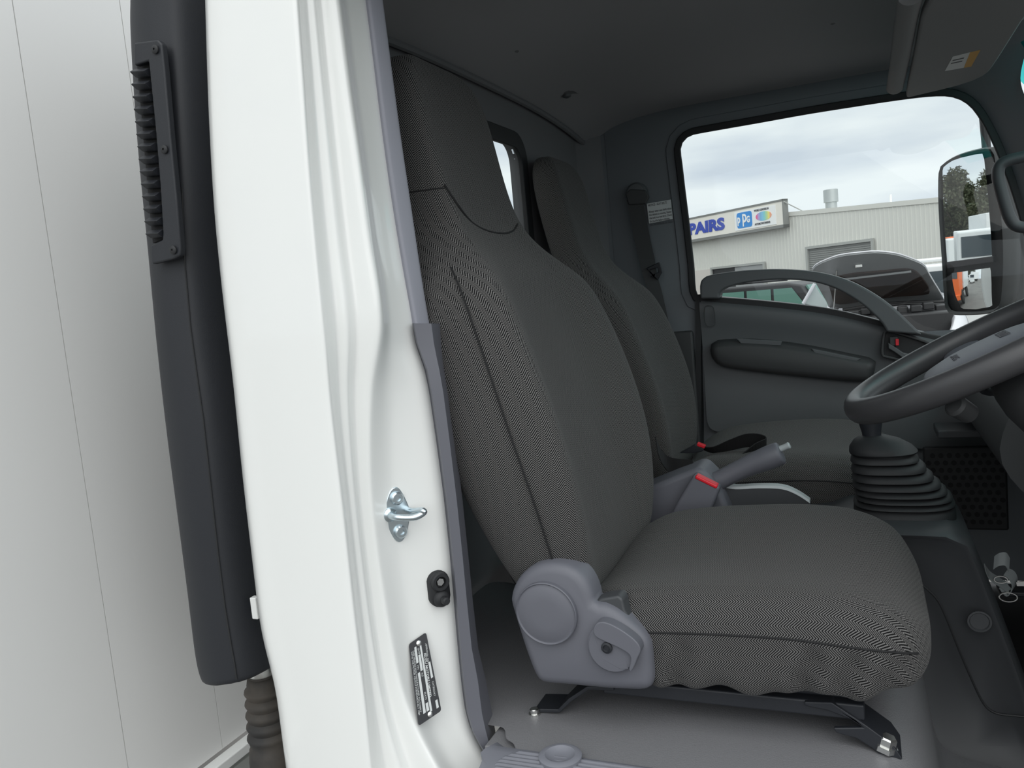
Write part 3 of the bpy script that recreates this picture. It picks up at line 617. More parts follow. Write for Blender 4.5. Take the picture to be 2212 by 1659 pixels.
# ------------------------------------------------------------------ gear lever
gl = thing('gear_lever', 'black gear lever with stacked rubber bellows boot on the engine cover', 'gear lever', at(1945, 1105, Y=1.72))
def sq(cx, cy, z, hx, hy, p=.55, n=36):
    o = []
    for k in range(n):
        a = 2*math.pi*k/n; c, s = math.cos(a), math.sin(a)
        o.append(V((cx+hx*math.copysign(abs(c)**p, c), cy+hy*math.copysign(abs(s)**p, s), z)))
    return o
rows = []
L = []
zz = 1.218; N = 9; hx0, hx1 = .087, .058
zs = [1.218, 1.236, 1.247, 1.258, 1.270, 1.284, 1.300, 1.318]
L.append((.0575, 1.205, .090, .085)); L.append((.0575, 1.228, .089, .084))
for i, z in enumerate(zs[1:]):
    t = i/(len(zs)-2); hx = .088*(1-t)+.066*t if t < .5 else .077+(.060-.077)*(t-.5)*2; cx = .0575-.030*max(0, t-.2)/.8
    hy = hx*.92
    z2 = zs[i+2] if i+2 < len(zs) else 1.334
    L += [(cx, z-.001, hx-.007, hy-.007), (cx, z+.0015, hx-.001, hy-.001), (cx, z+.0025, hx+.001, hy+.001), (cx, (z+z2)/2, hx, hy), (cx, z2-.003, hx-.006, hy-.006)]
L += [(.026, 1.334, .055, .05), (.026, 1.3355, .060, .055), (.026, 1.338, .061, .056), (.022, 1.348, .056, .050), (.016, 1.360, .042, .038), (.010, 1.367, .026, .024), (.008, 1.369, .018, .018)]
MB().grid([sq(c, 1.72, z, a, b, .7 if z < 1.33 else .85) for c, z, a, b in L], True, True, True).build('bellows_boot', BLACKR, gl, sharp=55)
MB().lathe((.008, 1.72, 1.362), (-.05, 0, 1), [(.017, 0), (.0175, .012), (.021, .03), (.0225, .042), (.019, .044), (.021, .05), (.023, .065), (.018, .078), (0, .08)], 20).build('lever_shaft', BLACKP, gl)

# ------------------------------------------------------------------ steering wheel + column
WC = V((.158, 1.32, 1.568)); A = math.radians(25); e1 = V((math.cos(A), 0, math.sin(A))); e2 = V((0, 1, 0)); wn = V((-math.sin(A), 0, math.cos(A)))
sw = thing('steering_wheel', 'black two spoke steering wheel with smooth rim and padded hub', 'steering wheel', WC)
rows = []
for k in range(72):
    a = 2*math.pi*k/72; d = e1*math.cos(a)+e2*math.sin(a); c = WC+d*.19
    rows.append([c+d*(.0165*math.cos(b))+wn*(.0195*math.sin(b)) for b in [2*math.pi*j/16 for j in range(16)]])
rows.append(rows[0]); MB().grid(rows, True).build('rim', WHEEL, sw, sharp=80)
def wsec(rad, h, n=32, sq_=.75, sx_=1, sy_=1):
    o = []
    for k in range(n):
        a = 2*math.pi*k/n; c, s = math.cos(a), math.sin(a)
        o.append(WC+e1*(rad*sx_*math.copysign(abs(c)**sq_, c))+e2*(rad*sy_*math.copysign(abs(s)**sq_, s))+wn*h)
    return o
MB().grid([wsec(.080, -.034), wsec(.094, -.030), wsec(.098, -.022), wsec(.095, -.010), wsec(.086, -.002), wsec(.06, .004), wsec(.03, .006)], True, True, True).build('hub_pad', GREYP, sw, sharp=80)
text('hub_marking', 'ISUZU', sw, INK, WC+e1*.02+e2*.03+wn*.0066, -e2, e1, .019, .0004, bold=.0004)
text('hub_marking', 'AIRBAG', sw, INK, WC-e1*.045+e2*.022+wn*.0056, -e2, e1, .014, .0004)
for s in (-1, 1):
    rr = []
    for t in (.075, .10, .13, .16, .185):
        wd = .05-.18*(t-.075) if t < .14 else .036; c = WC+e2*(s*t)+wn*(-.022+.10*(t-.075))-e1*.02
        rr.append([c-e1*wd-wn*.006, c-e1*wd*.8+wn*.008, c+e1*wd*.8+wn*.008, c+e1*wd-wn*.006])
    MB().grid(rr, True, True, True).build('spoke', GREYP, sw, sub=2)
rr = []
for t in (.075, .10, .13, .16, .182):
    wd = .075-.2*(t-.075); c = WC-e1*t+wn*(-.03+.08*(t-.075))
    rr.append([c-e2*wd-wn*.004, c-e2*wd*.8+wn*.006, c+e2*wd*.8+wn*.006, c+e2*wd-wn*.004])
MB().grid(rr, True, True, True).build('spoke', BLACKP, sw, sub=2)
colm = thing('steering_column', 'dark plastic steering column shroud under the wheel', 'steering column', WC-wn*.3)
MB().grid([[V((x+.25*max(0, .30-x)*math.sin(t), 1.32+hw_*math.cos(t), z+hh_*math.sin(t))) for t in [2*math.pi*k/24 for k in range(24)]] for x, z, hh_, hw_ in ((.185, 1.535, .010, .03), (.192, 1.525, .03, .06), (.215, 1.505, .062, .08), (.27, 1.485, .078, .088), (.355, 1.48, .082, .09))], True, True, True).build('shroud', DASH, colm, sub=1)
MB().tube(cr_spline([WC-wn*.09+e2*.07, WC-wn*.085+e2*.12-e1*.01, WC-wn*.08+e2*.155-e1*.02], 4), [.008]*6+[.010]*3, 12).build('stalk', BLACKP, colm)
kc = at(2064, 876, Y=1.28)
MB().lathe(kc, (-.6, -.6, .5), [(.014, -.03), (.016, 0), (.012, .004), (0, .005)], 20).build('lock_barrel', DASH, colm)

# ------------------------------------------------------------------ dashboard
dash = thing('dashboard', 'dark moulded lower dashboard beyond the steering wheel', 'dashboard', (.5, 1.75, 1.2))
prof = [(.215, 1.35), (.245, 1.43), (.32, 1.49), (.42, 1.52), (.62, 1.52), (.62, 1.2), (.42, 1.2), (.30, 1.23), (.235, 1.29)]
prof2 = resample(cr_spline([V((a, 0, b)) for a, b in prof], 3, True), 48)
MB().grid([[V((p.x+.0*(y), y, p.z)) for p in prof2] for y in (1.66, 1.68, 2.0, 2.3, 2.40)], True, True, True).build('dash_body', DASH, dash, sharp=60)
MB().box((.60, 1.72, 1.15), (.04, 1.6, .8)).build('firewall', DASH, dash)
MB().prism([V((.36, 1.0, 1.5)), V((.36, 1.66, 1.5)), V((.62, 1.66, 1.56)), V((.62, 1.0, 1.56))], (0, 0, -.28)).build('driver_dash', DASH, dash, bevel=.03)
# perforated speaker grille low on the passenger side
spk = dash
gc = at(2086, 1056, Y=2.36)
MB().box(gc+V((.0, .012, 0)), (.19, .02, .22)).build('grille_panel', BLACKR, spk, bevel=.006)
hm = MB()
for i in range(9):
    for j in range(10):
        hm.lathe(gc+V(((i-4)*.0195+(.0097 if j % 2 else 0)-.005, .001, (j-4.5)*.0195)), (0, -1, 0), [(.0066, 0), (.0066, .0012), (0, .0013)], 8)
hm.build('perforations', BLACKF, spk, smooth=False)
MB().box((.245, 2.33, 1.26), (.17, .12, .02)).build('dash_ledge', CONS, dash, bevel=.004)
# keys with ribbon
ky = thing('key_lanyard', 'grey striped key lanyard with metal rings lying by the engine cover', 'keys', at(2165, 1270, Y=1.9))
for P_, wv in (([(2128, 1228), (2140, 1245), (2160, 1258), (2178, 1272)], (0, .02, .014)), ([(2147, 1216), (2158, 1209), (2172, 1208), (2180, 1220)], (.004, .012, .024)), ([(2172, 1236), (2186, 1244), (2192, 1262), (2180, 1280), (2164, 1262)], (.012, .016, .012))):
    MB().ribbon(cr_spline(pts(P_, Y=1.88), 5), V(wv), .0015).build('ribbon', SILVER, ky, smooth=False)
for (u, v, r) in ((2162, 1252, .012), (2178, 1290, .016)):
    c = at(u, v, Y=1.87); MB().tube([c+V((r*math.cos(a), 0, r*.6*math.sin(a))) for a in [2*math.pi*k/20 for k in range(21)]], .0016, 6).build('key_ring', STEEL, ky)
MB().prism(pts([(2195, 1258), (2214, 1256), (2216, 1266), (2197, 1266)], Y=1.87), (0, .003, 0)).build('key', STEEL, ky)
MB().box(at(2185, 1275, Y=1.90), (.05, .05, .012)).build('fob', BLACKP, ky, bevel=.004)

# ------------------------------------------------------------------ front pillar, grab handle, sun visor, windscreen
struct(MB().grid([[at(u, v, Y=y) for u, v, y in q] for q in (
    [(2040, 190, 2.50), (2090, 150, 2.44), (2150, 90, 2.38), (2230, 0, 2.3)], [(2075, 200, 2.50), (2130, 168, 2.44), (2175, 140, 2.40), (2225, 90, 2.36)],
    [(2110, 224, 2.50), (2160, 200, 2.44), (2188, 188, 2.42), (2200, 160, 2.40)], [(2140, 275, 2.50), (2185, 255, 2.44), (2200, 228, 2.42), (2208, 202, 2.40)],
    [(2170, 340, 2.50), (2220, 330, 2.44), (2240, 300, 2.40), (2250, 270, 2.40)], [(2200, 430, 2.50), (2250, 430, 2.44), (2275, 410, 2.40), (2290, 380, 2.40)], [(2240, 600, 2.50), (2290, 600, 2.44), (2320, 590, 2.40), (2340, 560, 2.40)])]).build('trim_8', PILLAR, sub=2), 'grey windscreen pillar trim beside the passenger window', 'pillar trim')
ws = thing('window_3', 'windscreen edge with turquoise shade band at the top corner', 'windscreen', (.5, 2.2, 1.9)); ws['kind'] = 'structure'
wy_ = [1.0+1.46*k/10 for k in range(11)]
def wsx(y, t): return .52+.20*t-.16*(abs(y-1.7)/.75)**2.2
MB().grid([[V((wsx(y, t), y, 2.16-.27*t)) for y in wy_] for t in (-.1, .1, .3)]).build('shade_band', TINT, ws)
MB().grid([[V((wsx(y, t), y, 2.16-.27*t)) for y in wy_] for t in (.3, 1, 2)]).build('windscreen_pane', GLASS, ws)
gh = thing('grab_handle', 'grey moulded grab handle on the passenger windscreen pillar', 'grab handle', at(2170, 480, Y=2.2))
g = cr_spline(pts([(2250, 322), (2212, 338), (2180, 346), (2160, 358), (2156, 380), (2162, 410), (2172, 445), (2182, 472), (2196, 488), (2225, 492), (2260, 488)], Y=2.25), 5)
MB().tube(g, .0135, 14).build('handle_bar', CONS, gh)
for p in (g[0], g[-1]): MB().tube([p+V((-.01, 0, 0)), p+V((.06, .10, 0))], [.016, .02], 10).build('handle_mount', CONS, gh)
sv = thing('sun_visor', 'grey folded sun visor with a white and amber sticker above the passenger window', 'sun visor', at(2050, 100, Z=2.12))
ov = [at(u, v, Z=2.115) for u, v in [(1958, 206), (1968, 209), (2010, 200), (2060, 188), (2100, 176), (2132, 160), (2150, 138), (2175, 100), (2212, 42), (2300, -90), (2200, -160), (2050, -60), (2010, 2), (1998, 22), (1990, 40), (1975, 120)]]
ov = resample(cr_spline(ov, 3, True), 56)
MB().prism(ov, (0, 0, .018)).build('visor_panel', VISOR, sv, bevel=.006)
q = [at(u, v, Z=2.1148) for u, v in [(2058, 122), (2118, 107), (2098, 143), (2041, 153)]]
MB().prism(q, (0, 0, -.0006)).build('sticker', PAPER, sv, smooth=False)
MB().prism([q[0].lerp(q[1], .63)+V((0, 0, -.0003)), q[1]+V((0, 0, -.0003)), q[2]+V((0, 0, -.0003)), q[3].lerp(q[2], .72)+V((0, 0, -.0003))], (0, 0, -.0006)).build('amber_band', GOLD, sv, smooth=False)
for t in (.25, .45): MB().prism([q[0].lerp(q[3], t).lerp(q[1].lerp(q[2], t), a)+V((0, 0, -.0008)) for a in (.08, .5)]+[q[0].lerp(q[3], t+.06).lerp(q[1].lerp(q[2], t+.06), a)+V((0, 0, -.0008)) for a in (.5, .08)], (0, 0, -.0003)).build('sticker_print', INK, sv, smooth=False)
sh = cr_spline([at(u, v, Z=2.13) for u, v in [(1968, -10), (1958, 40), (1950, 90), (1942, 140), (1934, 185), (1932, 194)]], 4)
struct(MB().tube(sh, [.020]*(len(sh)-3)+[.017, .012, .006], 14, flat=.8).build('trim_9', VISOR), 'padded grey shelf edge roll next to the sun visor', 'header trim')

# ------------------------------------------------------------------ pillar hardware
JX = lambda u, v, f: at(u, v, Y=.955+.05*f)
sk = thing('door_striker', 'zinc plated door latch striker with two bolts on the white pillar', 'latch striker', at(862, 1112, Y=1.0))
def jamb_pt(u, v):
    c, d = lerp(c3, v), lerp(c4, v); t = (u-c)/(d-c)
    y = lerp([(0, .962), (.12, .966), (.24, .992), (.42, 1.006), (.7, 1.028), (1, 1.05)], t); return at(u, v, Y=y)
jn = (jamb_pt(900, 1250)-jamb_pt(860, 1250)).cross(V((0, 0, 1))).normalized()   # outward from jamb face
if jn.y > 0: jn = -jn
def jq(u, v, lift=0): return jamb_pt(u, v)+jn*lift
P0 = jq(862, 1112); jt = V((0, 0, 1)).cross(jn).normalized()
def jplane(u, v, lift=0): return atp(u, v, P0+jn*(.004+lift), jn)
ol = [jplane(u, v) for u, v in [(848, 1055), (858, 1052), (868, 1062), (880, 1085), (886, 1105), (883, 1135), (876, 1160), (866, 1171), (855, 1168), (842, 1148), (832, 1128), (829, 1108), (834, 1085), (840, 1066)]]
MB().prism(resample(cr_spline(ol, 3, True), 40), -jn*.010).build('striker_plate', ZINC, sk, bevel=.0015)
for u, v in ((857, 1076), (865, 1148)):
    MB().lathe(jplane(u, v), jn, [(.0095, 0), (.0095, .004), (.0075, .006), (.004, .006), (.0035, .003), (0, .003)], 18).build('striker_bolt', ZINC, sk)
a0, a1 = jplane(842, 1112), jplane(880, 1100); tipd = jplane(905, 1104, .034)
lp = cr_spline([a0+jn*-.006, a0+jn*.018, jplane(893, 1118, .032), jplane(914, 1108, .036), jplane(912, 1103, .036), a1+jn*.016, a1-jn*.006], 5)
MB().tube(lp, .0048, 12).build('striker_loop', ZINC, sk)
MB().lathe(a0, jn, [(.011, -.002), (.010, .003), (.006, .006)], 16).build('loop_collar', ZINC, sk)
dsw = thing('door_switch', 'black rubber door light switch with a screw low on the white pillar', 'door switch', at(945, 1270, Y=1.03))
P0 = jq(946, 1270)
def stad(c, hw, hh, lift, n=20):
    return [c+jt*(hw*math.cos(a))+V((0, 0, 1))*((hh-hw)*(1 if math.sin(a) > 0 else -1)+hw*math.sin(a))+jn*lift for a in [2*math.pi*(k+.5)/n for k in range(n)]]
c = P0
MB().grid([stad(c, .0165, .0275, -.006), stad(c, .0165, .0275, .006), stad(c, .0150, .026, .008)], True, True, True).build('switch_base', BLACKR, dsw, sharp=70)
up = V((0, 0, 1))
MB().lathe(c+up*.012, jn, [(.0145, .004), (.014, .013), (.0125, .0145), (.0085, .0145), (.0080, .006), (0, .006)], 22).build('screw_boss', BLACKR, dsw)
MB().lathe(c+up*.012, jn, [(.0068, .006), (.0068, .010), (.0058, .012), (0, .012)], 6).build('screw', STEEL, dsw, sharp=20)
MB().lathe(c-up*.0135, jn, [(.0135, .004), (.0125, .012), (.009, .016), (.0062, .017), (.0058, .026), (.004, .028), (0, .028)], 22).build('plunger', BLACKR, dsw)
pl = thing('compliance_plate', 'black metal compliance plate with silver lettering riveted to the white pillar', 'plate', at(910, 1560, Y=1.0))
q4 = [(881, 1390), (918, 1364), (939, 1528), (902, 1566)]
A_, B_, C_, D_ = [jq(u, v, .004) for u, v in q4]
pn = (B_-A_).cross(D_-A_).normalized(); pn = pn if pn.dot(CAM-A_) > 0 else -pn
C_ = C_-pn*(C_-A_).dot(pn)
def rq(A, B, C, D, r, n=4):
    P = [A, B, C, D]; out = []
    for i in range(4):
        p, a, b = P[i], P[i-1], P[(i+1) % 4]; pa = p+(a-p).normalized()*r; pb = p+(b-p).normalized()*r
        for k in range(n+1):
            t = k/n; out.append(pa*(1-t)**2+p*2*t*(1-t)+pb*t*t)
    return out
MB().prism(rq(A_, B_, C_, D_, .004), -pn*.0015).build('plate_sheet', PLATE, pl, smooth=False)
def bl(s, t): return A_.lerp(B_, s).lerp(D_.lerp(C_, s), t)+pn*.0004
# text runs down the plate: reading direction A->D, lines stacked from B side to A side
pl_x = (D_-A_); pl_y = (B_-A_)
for s, t, txt, sz, bo in ((.84, .12, 'APPROVAL NO', .0036, 0), (.84, .60, 'CATEGORY', .0036, 0), (.69, .22, 'ISUZU MOTORS LIMITED', .0050, .0001), (.42, .11, 'GVM', .0036, 0), (.42, .42, 'KG', .0036, 0), (.42, .66, 'SEATS', .0036, 0), (.27, .30, 'VIN', .0036, 0), (.15, .10, 'THIS VEHICLE WAS MANUFACTURED TO COMPLY', .0034, 0), (.05, .10, 'WITH THE MOTOR VEHICLE STANDARDS ACT 1989', .0034, 0)):
    text('plate_text', txt, pl, PAPER, bl(s, t), pl_x, pl_y, sz, .00015, bold=bo, sx=1.12)
for s0, s1, t0, t1 in ((.82, .92, .36, .56), (.82, .92, .84, .94), (.54, .63, .10, .93), (.40, .51, .20, .40), (.40, .51, .80, .90), (.25, .36, .08, .28), (.25, .36, .40, .90)):
    MB().prism([bl(s0, t0), bl(s1, t0), bl(s1, t1), bl(s0, t1)], pn*.0002).build('plate_field', PAPER, pl, smooth=False)
for s, t in ((.52, .065), (.52, .955)): MB().lathe(bl(s, t), pn, [(.004, 0), (.004, .001), (.002, .002), (0, .002)], 14).build('rivet', STEEL, pl)
# ------------------------------------------------------------------ behind the cab: box body, air intake, hose
bxx = -1.27
fb_ = thing('truck_box', 'white insulated truck box front wall with thin panel seams', 'truck box', (bxx, 1.7, .75))
sy = [.45, 1.014, 1.242, 1.75, 2.35, 2.75]
for k in range(len(sy)-1):
    MB().box((bxx-.02, (sy[k]+sy[k+1])/2, 2.1), (.04, sy[k+1]-sy[k]-.0018, 2.56)).build('wall_panel', PANEL, fb_, smooth=False)
MB().box((bxx-.03, 1.6, 2.1), (.02, 2.3, 2.56)).build('seam_backing', CONS, fb_)
MB().box((bxx-1.8, .45, 2.1), (3.5, .04, 2.56)).build('wall_panel', PANEL, fb_)
MB().box((bxx-1.8, 2.75, 2.1), (3.5, .04, 2.56)).build('wall_panel', PANEL, fb_)
MB().box((bxx+.012, 1.6, .800), (.03, 2.3, .022)).build('bottom_rail', WHITE, fb_, bevel=.003)
MB().box((bxx+.008, 1.6, .765), (.03, 2.3, .03)).build('bottom_rail', CLADTRIM, fb_, bevel=.003)
MB().box((bxx-.0, 1.6, .735), (.05, 2.3, .018)).build('bottom_rail', WHITE, fb_, bevel=.003)
ai = thing('air_intake_snorkel', 'tall black plastic air intake duct with louvred grille between cab and box', 'air intake', at(480, 1480, Y=1.0))
YS = .97
le = [(-200, 278), (0, 289), (40, 287), (90, 289), (300, 302), (575, 330), (700, 341), (900, 362), (1100, 388), (1300, 414), (1420, 428), (1455, 436), (1472, 448)]
ri = [(-200, 372), (0, 374), (90, 378), (300, 390), (575, 401), (700, 412), (900, 440), (1100, 462), (1300, 486), (1420, 506), (1455, 512), (1472, 512)]
rows = []
for v in [-200, -60, 0, 40, 90, 150, 220, 300, 400, 500, 575, 700, 800, 900, 1000, 1100, 1200, 1300, 1380, 1430, 1460, 1478]:
    a, b = lerp(le, v), lerp(ri, v); vv = v+ (b-a)*.09
    p, q = at(a, v, Y=YS+.02), at(b, vv, Y=YS)
    rows.append([p+V((0, .16, 0)), p, p.lerp(q, .06)+V((0, -.016, 0)), p.lerp(q, .5)+V((0, -.022, 0)), p.lerp(q, .9)+V((0, -.004, 0)), q, q+V((.012, .014, 0)), q+V((.022, .05, 0)), q+V((.024, .15, 0)), q+V((.0, .19, 0)), p+V((.02, .19, 0))])
MB().grid(rows, True, True, True).build('duct', BLACKP, ai, sub=2)
seam = [rows[i][5]+V((.0, -.001, 0)) for i in range(8, 21)]
MB().tube(seam, .0012, 6).build('mould_seam', BLACKR, ai)
# grille frame plate on the duct side
ge = [(84, 288, 346), (95, 288, 349), (125, 289, 351), (136, 322, 353), (300, 342, 367), (420, 352, 380), (520, 356, 388), (530, 326, 390), (556, 327, 388), (569, 328, 374)]
yb = YS-.026
fo = [(289, 92), (340, 85), (349, 95), (355, 150), (368, 300), (380, 420), (390, 535), (388, 552), (374, 560), (327, 571), (324, 530), (350, 518), (351, 500), (345, 400), (335, 280), (320, 132), (289, 142)]
MB().prism(pts(fo, Y=yb), (0, .012, 0)).build('grille_frame', BLACKP, ai, bevel=.003)
MB().prism(pts([(296, 140), (322, 135), (338, 290), (348, 400), (354, 515), (330, 525), (318, 400), (308, 280)], Y=YS-.012), (0, .02, 0)).build('grille_backing', BLACKF, ai, smooth=False)
for k in range(14):
    v = 158+(506-158)*k/13; ul = lerp([(140, 289), (160, 291), (500, 323)], v); ur = lerp([(140, 320), (500, 351)], v)
    c0, c1_ = at(ul, v, Y=yb+.004), at(ur, v-2, Y=yb+.004)
    MB().grid([[c+V((0, 0, h_*.006)), c+V((0, -.010, 0)), c+V((0, 0, -h_*.006)), c+V((0, .05, -h_*.006)), c+V((0, .05, h_*.006))] for c, h_ in ((c0+V((-.004, .015, 0)), .5), (c0, 1), (c1_, 1))], True, True, True).build('louvre', BLACKP, ai, bevel=.0012, seg=2)
for u, v in ((336, 107), (356, 323), (375, 540)):
    MB().lathe(at(u, v, Y=yb-.001), (0, -1, 0), [(.0062, 0), (.0062, .002), (.004, .0035), (.0018, .0035), (.0015, .0015), (0, .0015)], 14).build('screw', BLACKR, ai)
for u, v in ((446, 305), (460, 500), (479, 690), (497, 872), (517, 1050)):
    p = at(u, v, Y=YS+.12); MB().tube([p, p+V((.012, 0, .032))], .0011, 6).build('moulded_rib', GREYP, ai)
MB().grid([[at(372, 28, Y=YS+.03)+V((0, 0, z)), at(452, 68, Y=YS+.15)+V((0, 0, z))] for z in (-.006, .006)]).build('moulded_rib', GREYP, ai, solid=.006)
# collar and bellows hose under the duct
hs = thing('intake_hose', 'dusty black corrugated rubber hose hanging below the intake duct', 'hose', at(585, 1690, Y=1.08))
def hp(u, v): return at(u, v, Y=1.09)
ax0, ax1 = hp(566, 1460), hp(592, 1680); L = (ax1-ax0).length; ad = (ax1-ax0).normalized()
prof = [(.022, -.06), (.022, .0), (.026, .002), (.028, .012)]
nb = 5
for k in range(nb):
    h = .016+k*.021; r = .033+.001*k; prof += [(r-.006, h), (r, h+.006), (r+.001, h+.010), (r-.001, h+.014)]
hh = .016+nb*.021
prof += [(.033, hh+.004), (.036, hh+.01), (.0385, hh+.03), (.0385, hh+.06), (.034, hh+.064), (.033, L+.1)]
MB().lathe(ax0, ad, prof, 28).build('bellows', HOSE, hs, sharp=60)
MB().lathe(ax0, ad, [(.0225, -.022), (.0235, -.02), (.0235, -.006), (.0225, -.004)], 24).build('hose_clamp', STEEL, hs)
MB().box(at(553, 1312, Y=1.0), (.012, .012, .036)).build('white_clip', WHITE, hs, bevel=.002)
MB().tube([at(548, 1280, Y=1.10), at(556, 1400, Y=1.10), at(562, 1460, Y=1.09)], .019, 14).build('duct_outlet', BLACKP, hs)

# ------------------------------------------------------------------ exterior mirror
em = thing('door_mirror', 'tall black exterior mirror outside the passenger window reflecting a gum tree', 'mirror', at(2120, 680, Y=2.75))
MN = V((-.80, -.60, .0)).normalized(); mx_ = V((0, 0, 1)).cross(MN).normalized(); MC = at(2090, 500, Y=2.76)
def mpl(u, v, lift=0): return atp(u, v, MC+MN*lift, MN)
hs_px = [(2030, 372), (2040, 352), (2070, 334), (2110, 322), (2140, 318), (2152, 330), (2158, 380), (2168, 470), (2172, 560), (2168, 640), (2160, 668), (2135, 678), (2075, 681), (2050, 676), (2043, 655), (2037, 560), (2030, 450)]
H = resample(cr_spline([mpl(u, v) for u, v in hs_px], 3, True), 60)
hc = sum(H, V())/60
def sc_(P, s, lift): return [hc+(p-hc)*s+MN*lift for p in P]
MB().grid([sc_(H, .955, -.002), sc_(H, .985, .006), sc_(H, 1.0, 0), sc_(H, 1.0, -.03), sc_(H, .93, -.06), sc_(H, .7, -.085), sc_(H, .3, -.092)], True, False, True).build('housing', DASH, em, sharp=70)
MB().prism(sc_(H, .97, -.008), -MN*.004).build('mirror_backing', BLACKF, em, smooth=False)
up_px = [(2036, 362), (2044, 352), (2075, 341), (2105, 334), (2122, 332), (2126, 344), (2134, 420), (2140, 500), (2143, 553), (2095, 560), (2046, 566), (2041, 500), (2037, 430)]
MB().prism([mpl(u, v, .0) for u, v in up_px], -MN*.003).build('upper_mirror', MIRROR, em, smooth=False)
lo = [mpl(u, v, .0) for u, v in [(2057, 590), (2100, 584), (2142, 578), (2144, 610), (2143, 662), (2110, 668), (2077, 667), (2066, 640), (2060, 612)]]
lo = resample(lo, 40); lc = sum(lo, V())/40
mc0 = lc+V((0, 0, .022)); KR = .55
def lh(p): return -((p-mc0).length**2)/(2*KR)
def convex(s):
    return [(lambda p: p+MN*(lh(p)+.008))(lc+(p-lc)*s) for p in lo]
MB().grid([convex(1.0), convex(.85), convex(.7), convex(.55), convex(.4), convex(.25), convex(.1), convex(.01)], True, False, True).build('lower_mirror', MIRROR, em)
def refl_low(u, v, t):
    p = mpl(u, v); n = (MN+(p-mc0)/KR).normalized(); d = (p-CAM).normalized(); return p+(d-n*2*d.dot(n))*t
MB().prism([mpl(u, v, .004) for u, v in [(2044, 566), (2145, 553), (2146, 566), (2046, 580)]], -MN*.01).build('divider_bar', BLACKP, em, bevel=.002)
arm = MB().tube(cr_spline([at(2175, 330, Y=2.79), at(2190, 480, Y=2.79), at(2192, 600, Y=2.79), at(2185, 668, Y=2.78), at(2160, 680, Y=2.77)], 5), .03, 12, flat=1.4); arm.build('mirror_cover', DASH, em)
MB().tube([at(2132, 330, Y=2.80), at(2120, 200, Y=2.80), at(2118, 120, Y=2.76)], .012, 10).build('mirror_stay', DASH, em)

# ------------------------------------------------------------------ yard
struct(MB().add([(-120, -60, 0), (120, -60, 0), (120, 120, 0), (-120, 120, 0)], [(0, 1, 2, 3)]).build('ground', ASPH, smooth=False), 'grey asphalt yard outside the truck', 'ground')
# workshop building
FD = V((.74, -.67, 0)).normalized(); FN = V((-.67, -.74, 0)).normalized()
B0 = CAM+ray(1750, 598).normalized()*46
def fac(u, v, lift=0): return atp(u, v, B0+FN*lift, FN)
def fs(p): return (p-B0).dot(FD)
def fp(s, z, lift=0): q = B0+FD*s+FN*lift; q.z = z; return q
shop = thing('workshop_building', 'long cream corrugated steel workshop with two garage openings across the yard', 'building', fp(0, 0))
ra, rb = fac(1490, 487), fac(2030, 437)
def roofz(s): return ra.z+(rb.z-ra.z)*(s-fs(ra))/(fs(rb)-fs(ra))
s0, s1 = fs(fac(1380, 500)), fs(fac(2420, 500)); rows = []; s = s0
while s < s1:
    for ds_, l in ((0, 0), (.16, 0), (.18, .018), (.22, .018), (.24, 0)):
        rows.append([fp(s+ds_, 0, l), fp(s+ds_, roofz(s+ds_), l)])
    s += .24
MB().grid(rows).build('cladding_wall', CLAD, shop, smooth=False)
MB().grid([[fp(a, roofz(a)-.0, .06), fp(a, roofz(a)+.22, .06), fp(a, roofz(a)+.22, -1), fp(a, roofz(a), -1)] for a in (s0, s1)], True, True, True).build('roof_edge', CLAD, shop, smooth=False)
MB().prism([fp(s0, 0, -.1), fp(s1, 0, -.1), fp(s1, roofz(s1), -.1), fp(s0, roofz(s0), -.1)], -FN*14).build('building_body', CLAD, shop, smooth=False)
def panel(name, quad, lift, th, material, par, **k): return MB().prism([fac(u, v, lift) for u, v in quad], -FN*th).build(name, material, par, **k)
gd = [(1743, 535), (1885, 512), (1890, 545), (1908, 700), (1765, 720)]
def down(p): return V((p.x, p.y, .0))
a, b = fac(1747, 538, .05), fac(1884, 515, .05)
curt = MB(); zt_ = min(a.z, b.z); k = 0
rows = []
zc = a.z
while zc > .1: rows += [[V((a.x, a.y, zc)), V((b.x, b.y, zc))], [V((a.x, a.y, zc-.09))+FN*.03, V((b.x, b.y, zc-.09))+FN*.03]]; zc -= .1
curt.grid(rows).build('roller_curtain', ROLLER, shop, smooth=False)
def frame(a, b, wd, name='door_frame'):
    m_ = MB(); d = (b-a).normalized(); up = V((0, 0, 1)); a0_, b0_ = V((a.x, a.y, 0)), V((b.x, b.y, 0)); b = V((b.x, b.y, a.z))
    m_.prism([a-d*wd, b+d*wd, b+d*wd+up*wd, a-d*wd+up*wd], FN*.12); m_.prism([a0_-d*wd, a0_, a, a-d*wd], FN*.12); m_.prism([b0_, b0_+d*wd, b+d*wd, b], FN*.12)
    return m_.build(name, CLADTRIM, shop, smooth=False)
frame(a, b, .13)
a, b = fac(1540, 582, .05), fac(1650, 562, .05); b = V((b.x, b.y, a.z)); mid_ = a.lerp(b, .46)
frame(a, b, .12)
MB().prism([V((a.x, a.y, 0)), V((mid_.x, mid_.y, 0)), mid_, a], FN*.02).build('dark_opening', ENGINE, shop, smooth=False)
MB().prism([V((mid_.x, mid_.y, 0)), V((b.x, b.y, 0)), b, mid_], FN*.05).build('sliding_door', mat('grey_door', (.30, .31, .31), .6), shop, smooth=False)
a2, b2 = fac(1420, 592, .03), fac(1537, 581, .03)
MB().prism([V((a2.x, a2.y, 0)), V((b2.x, b2.y, 0)), b2, V((a2.x, a2.y, b2.z))], FN*.05).build('rendered_wall', mat('pale_render', (.60, .56, .52), .8), shop, smooth=False)
vp = fac(1796, 452, -1.5)
rv = 14/FPX*46
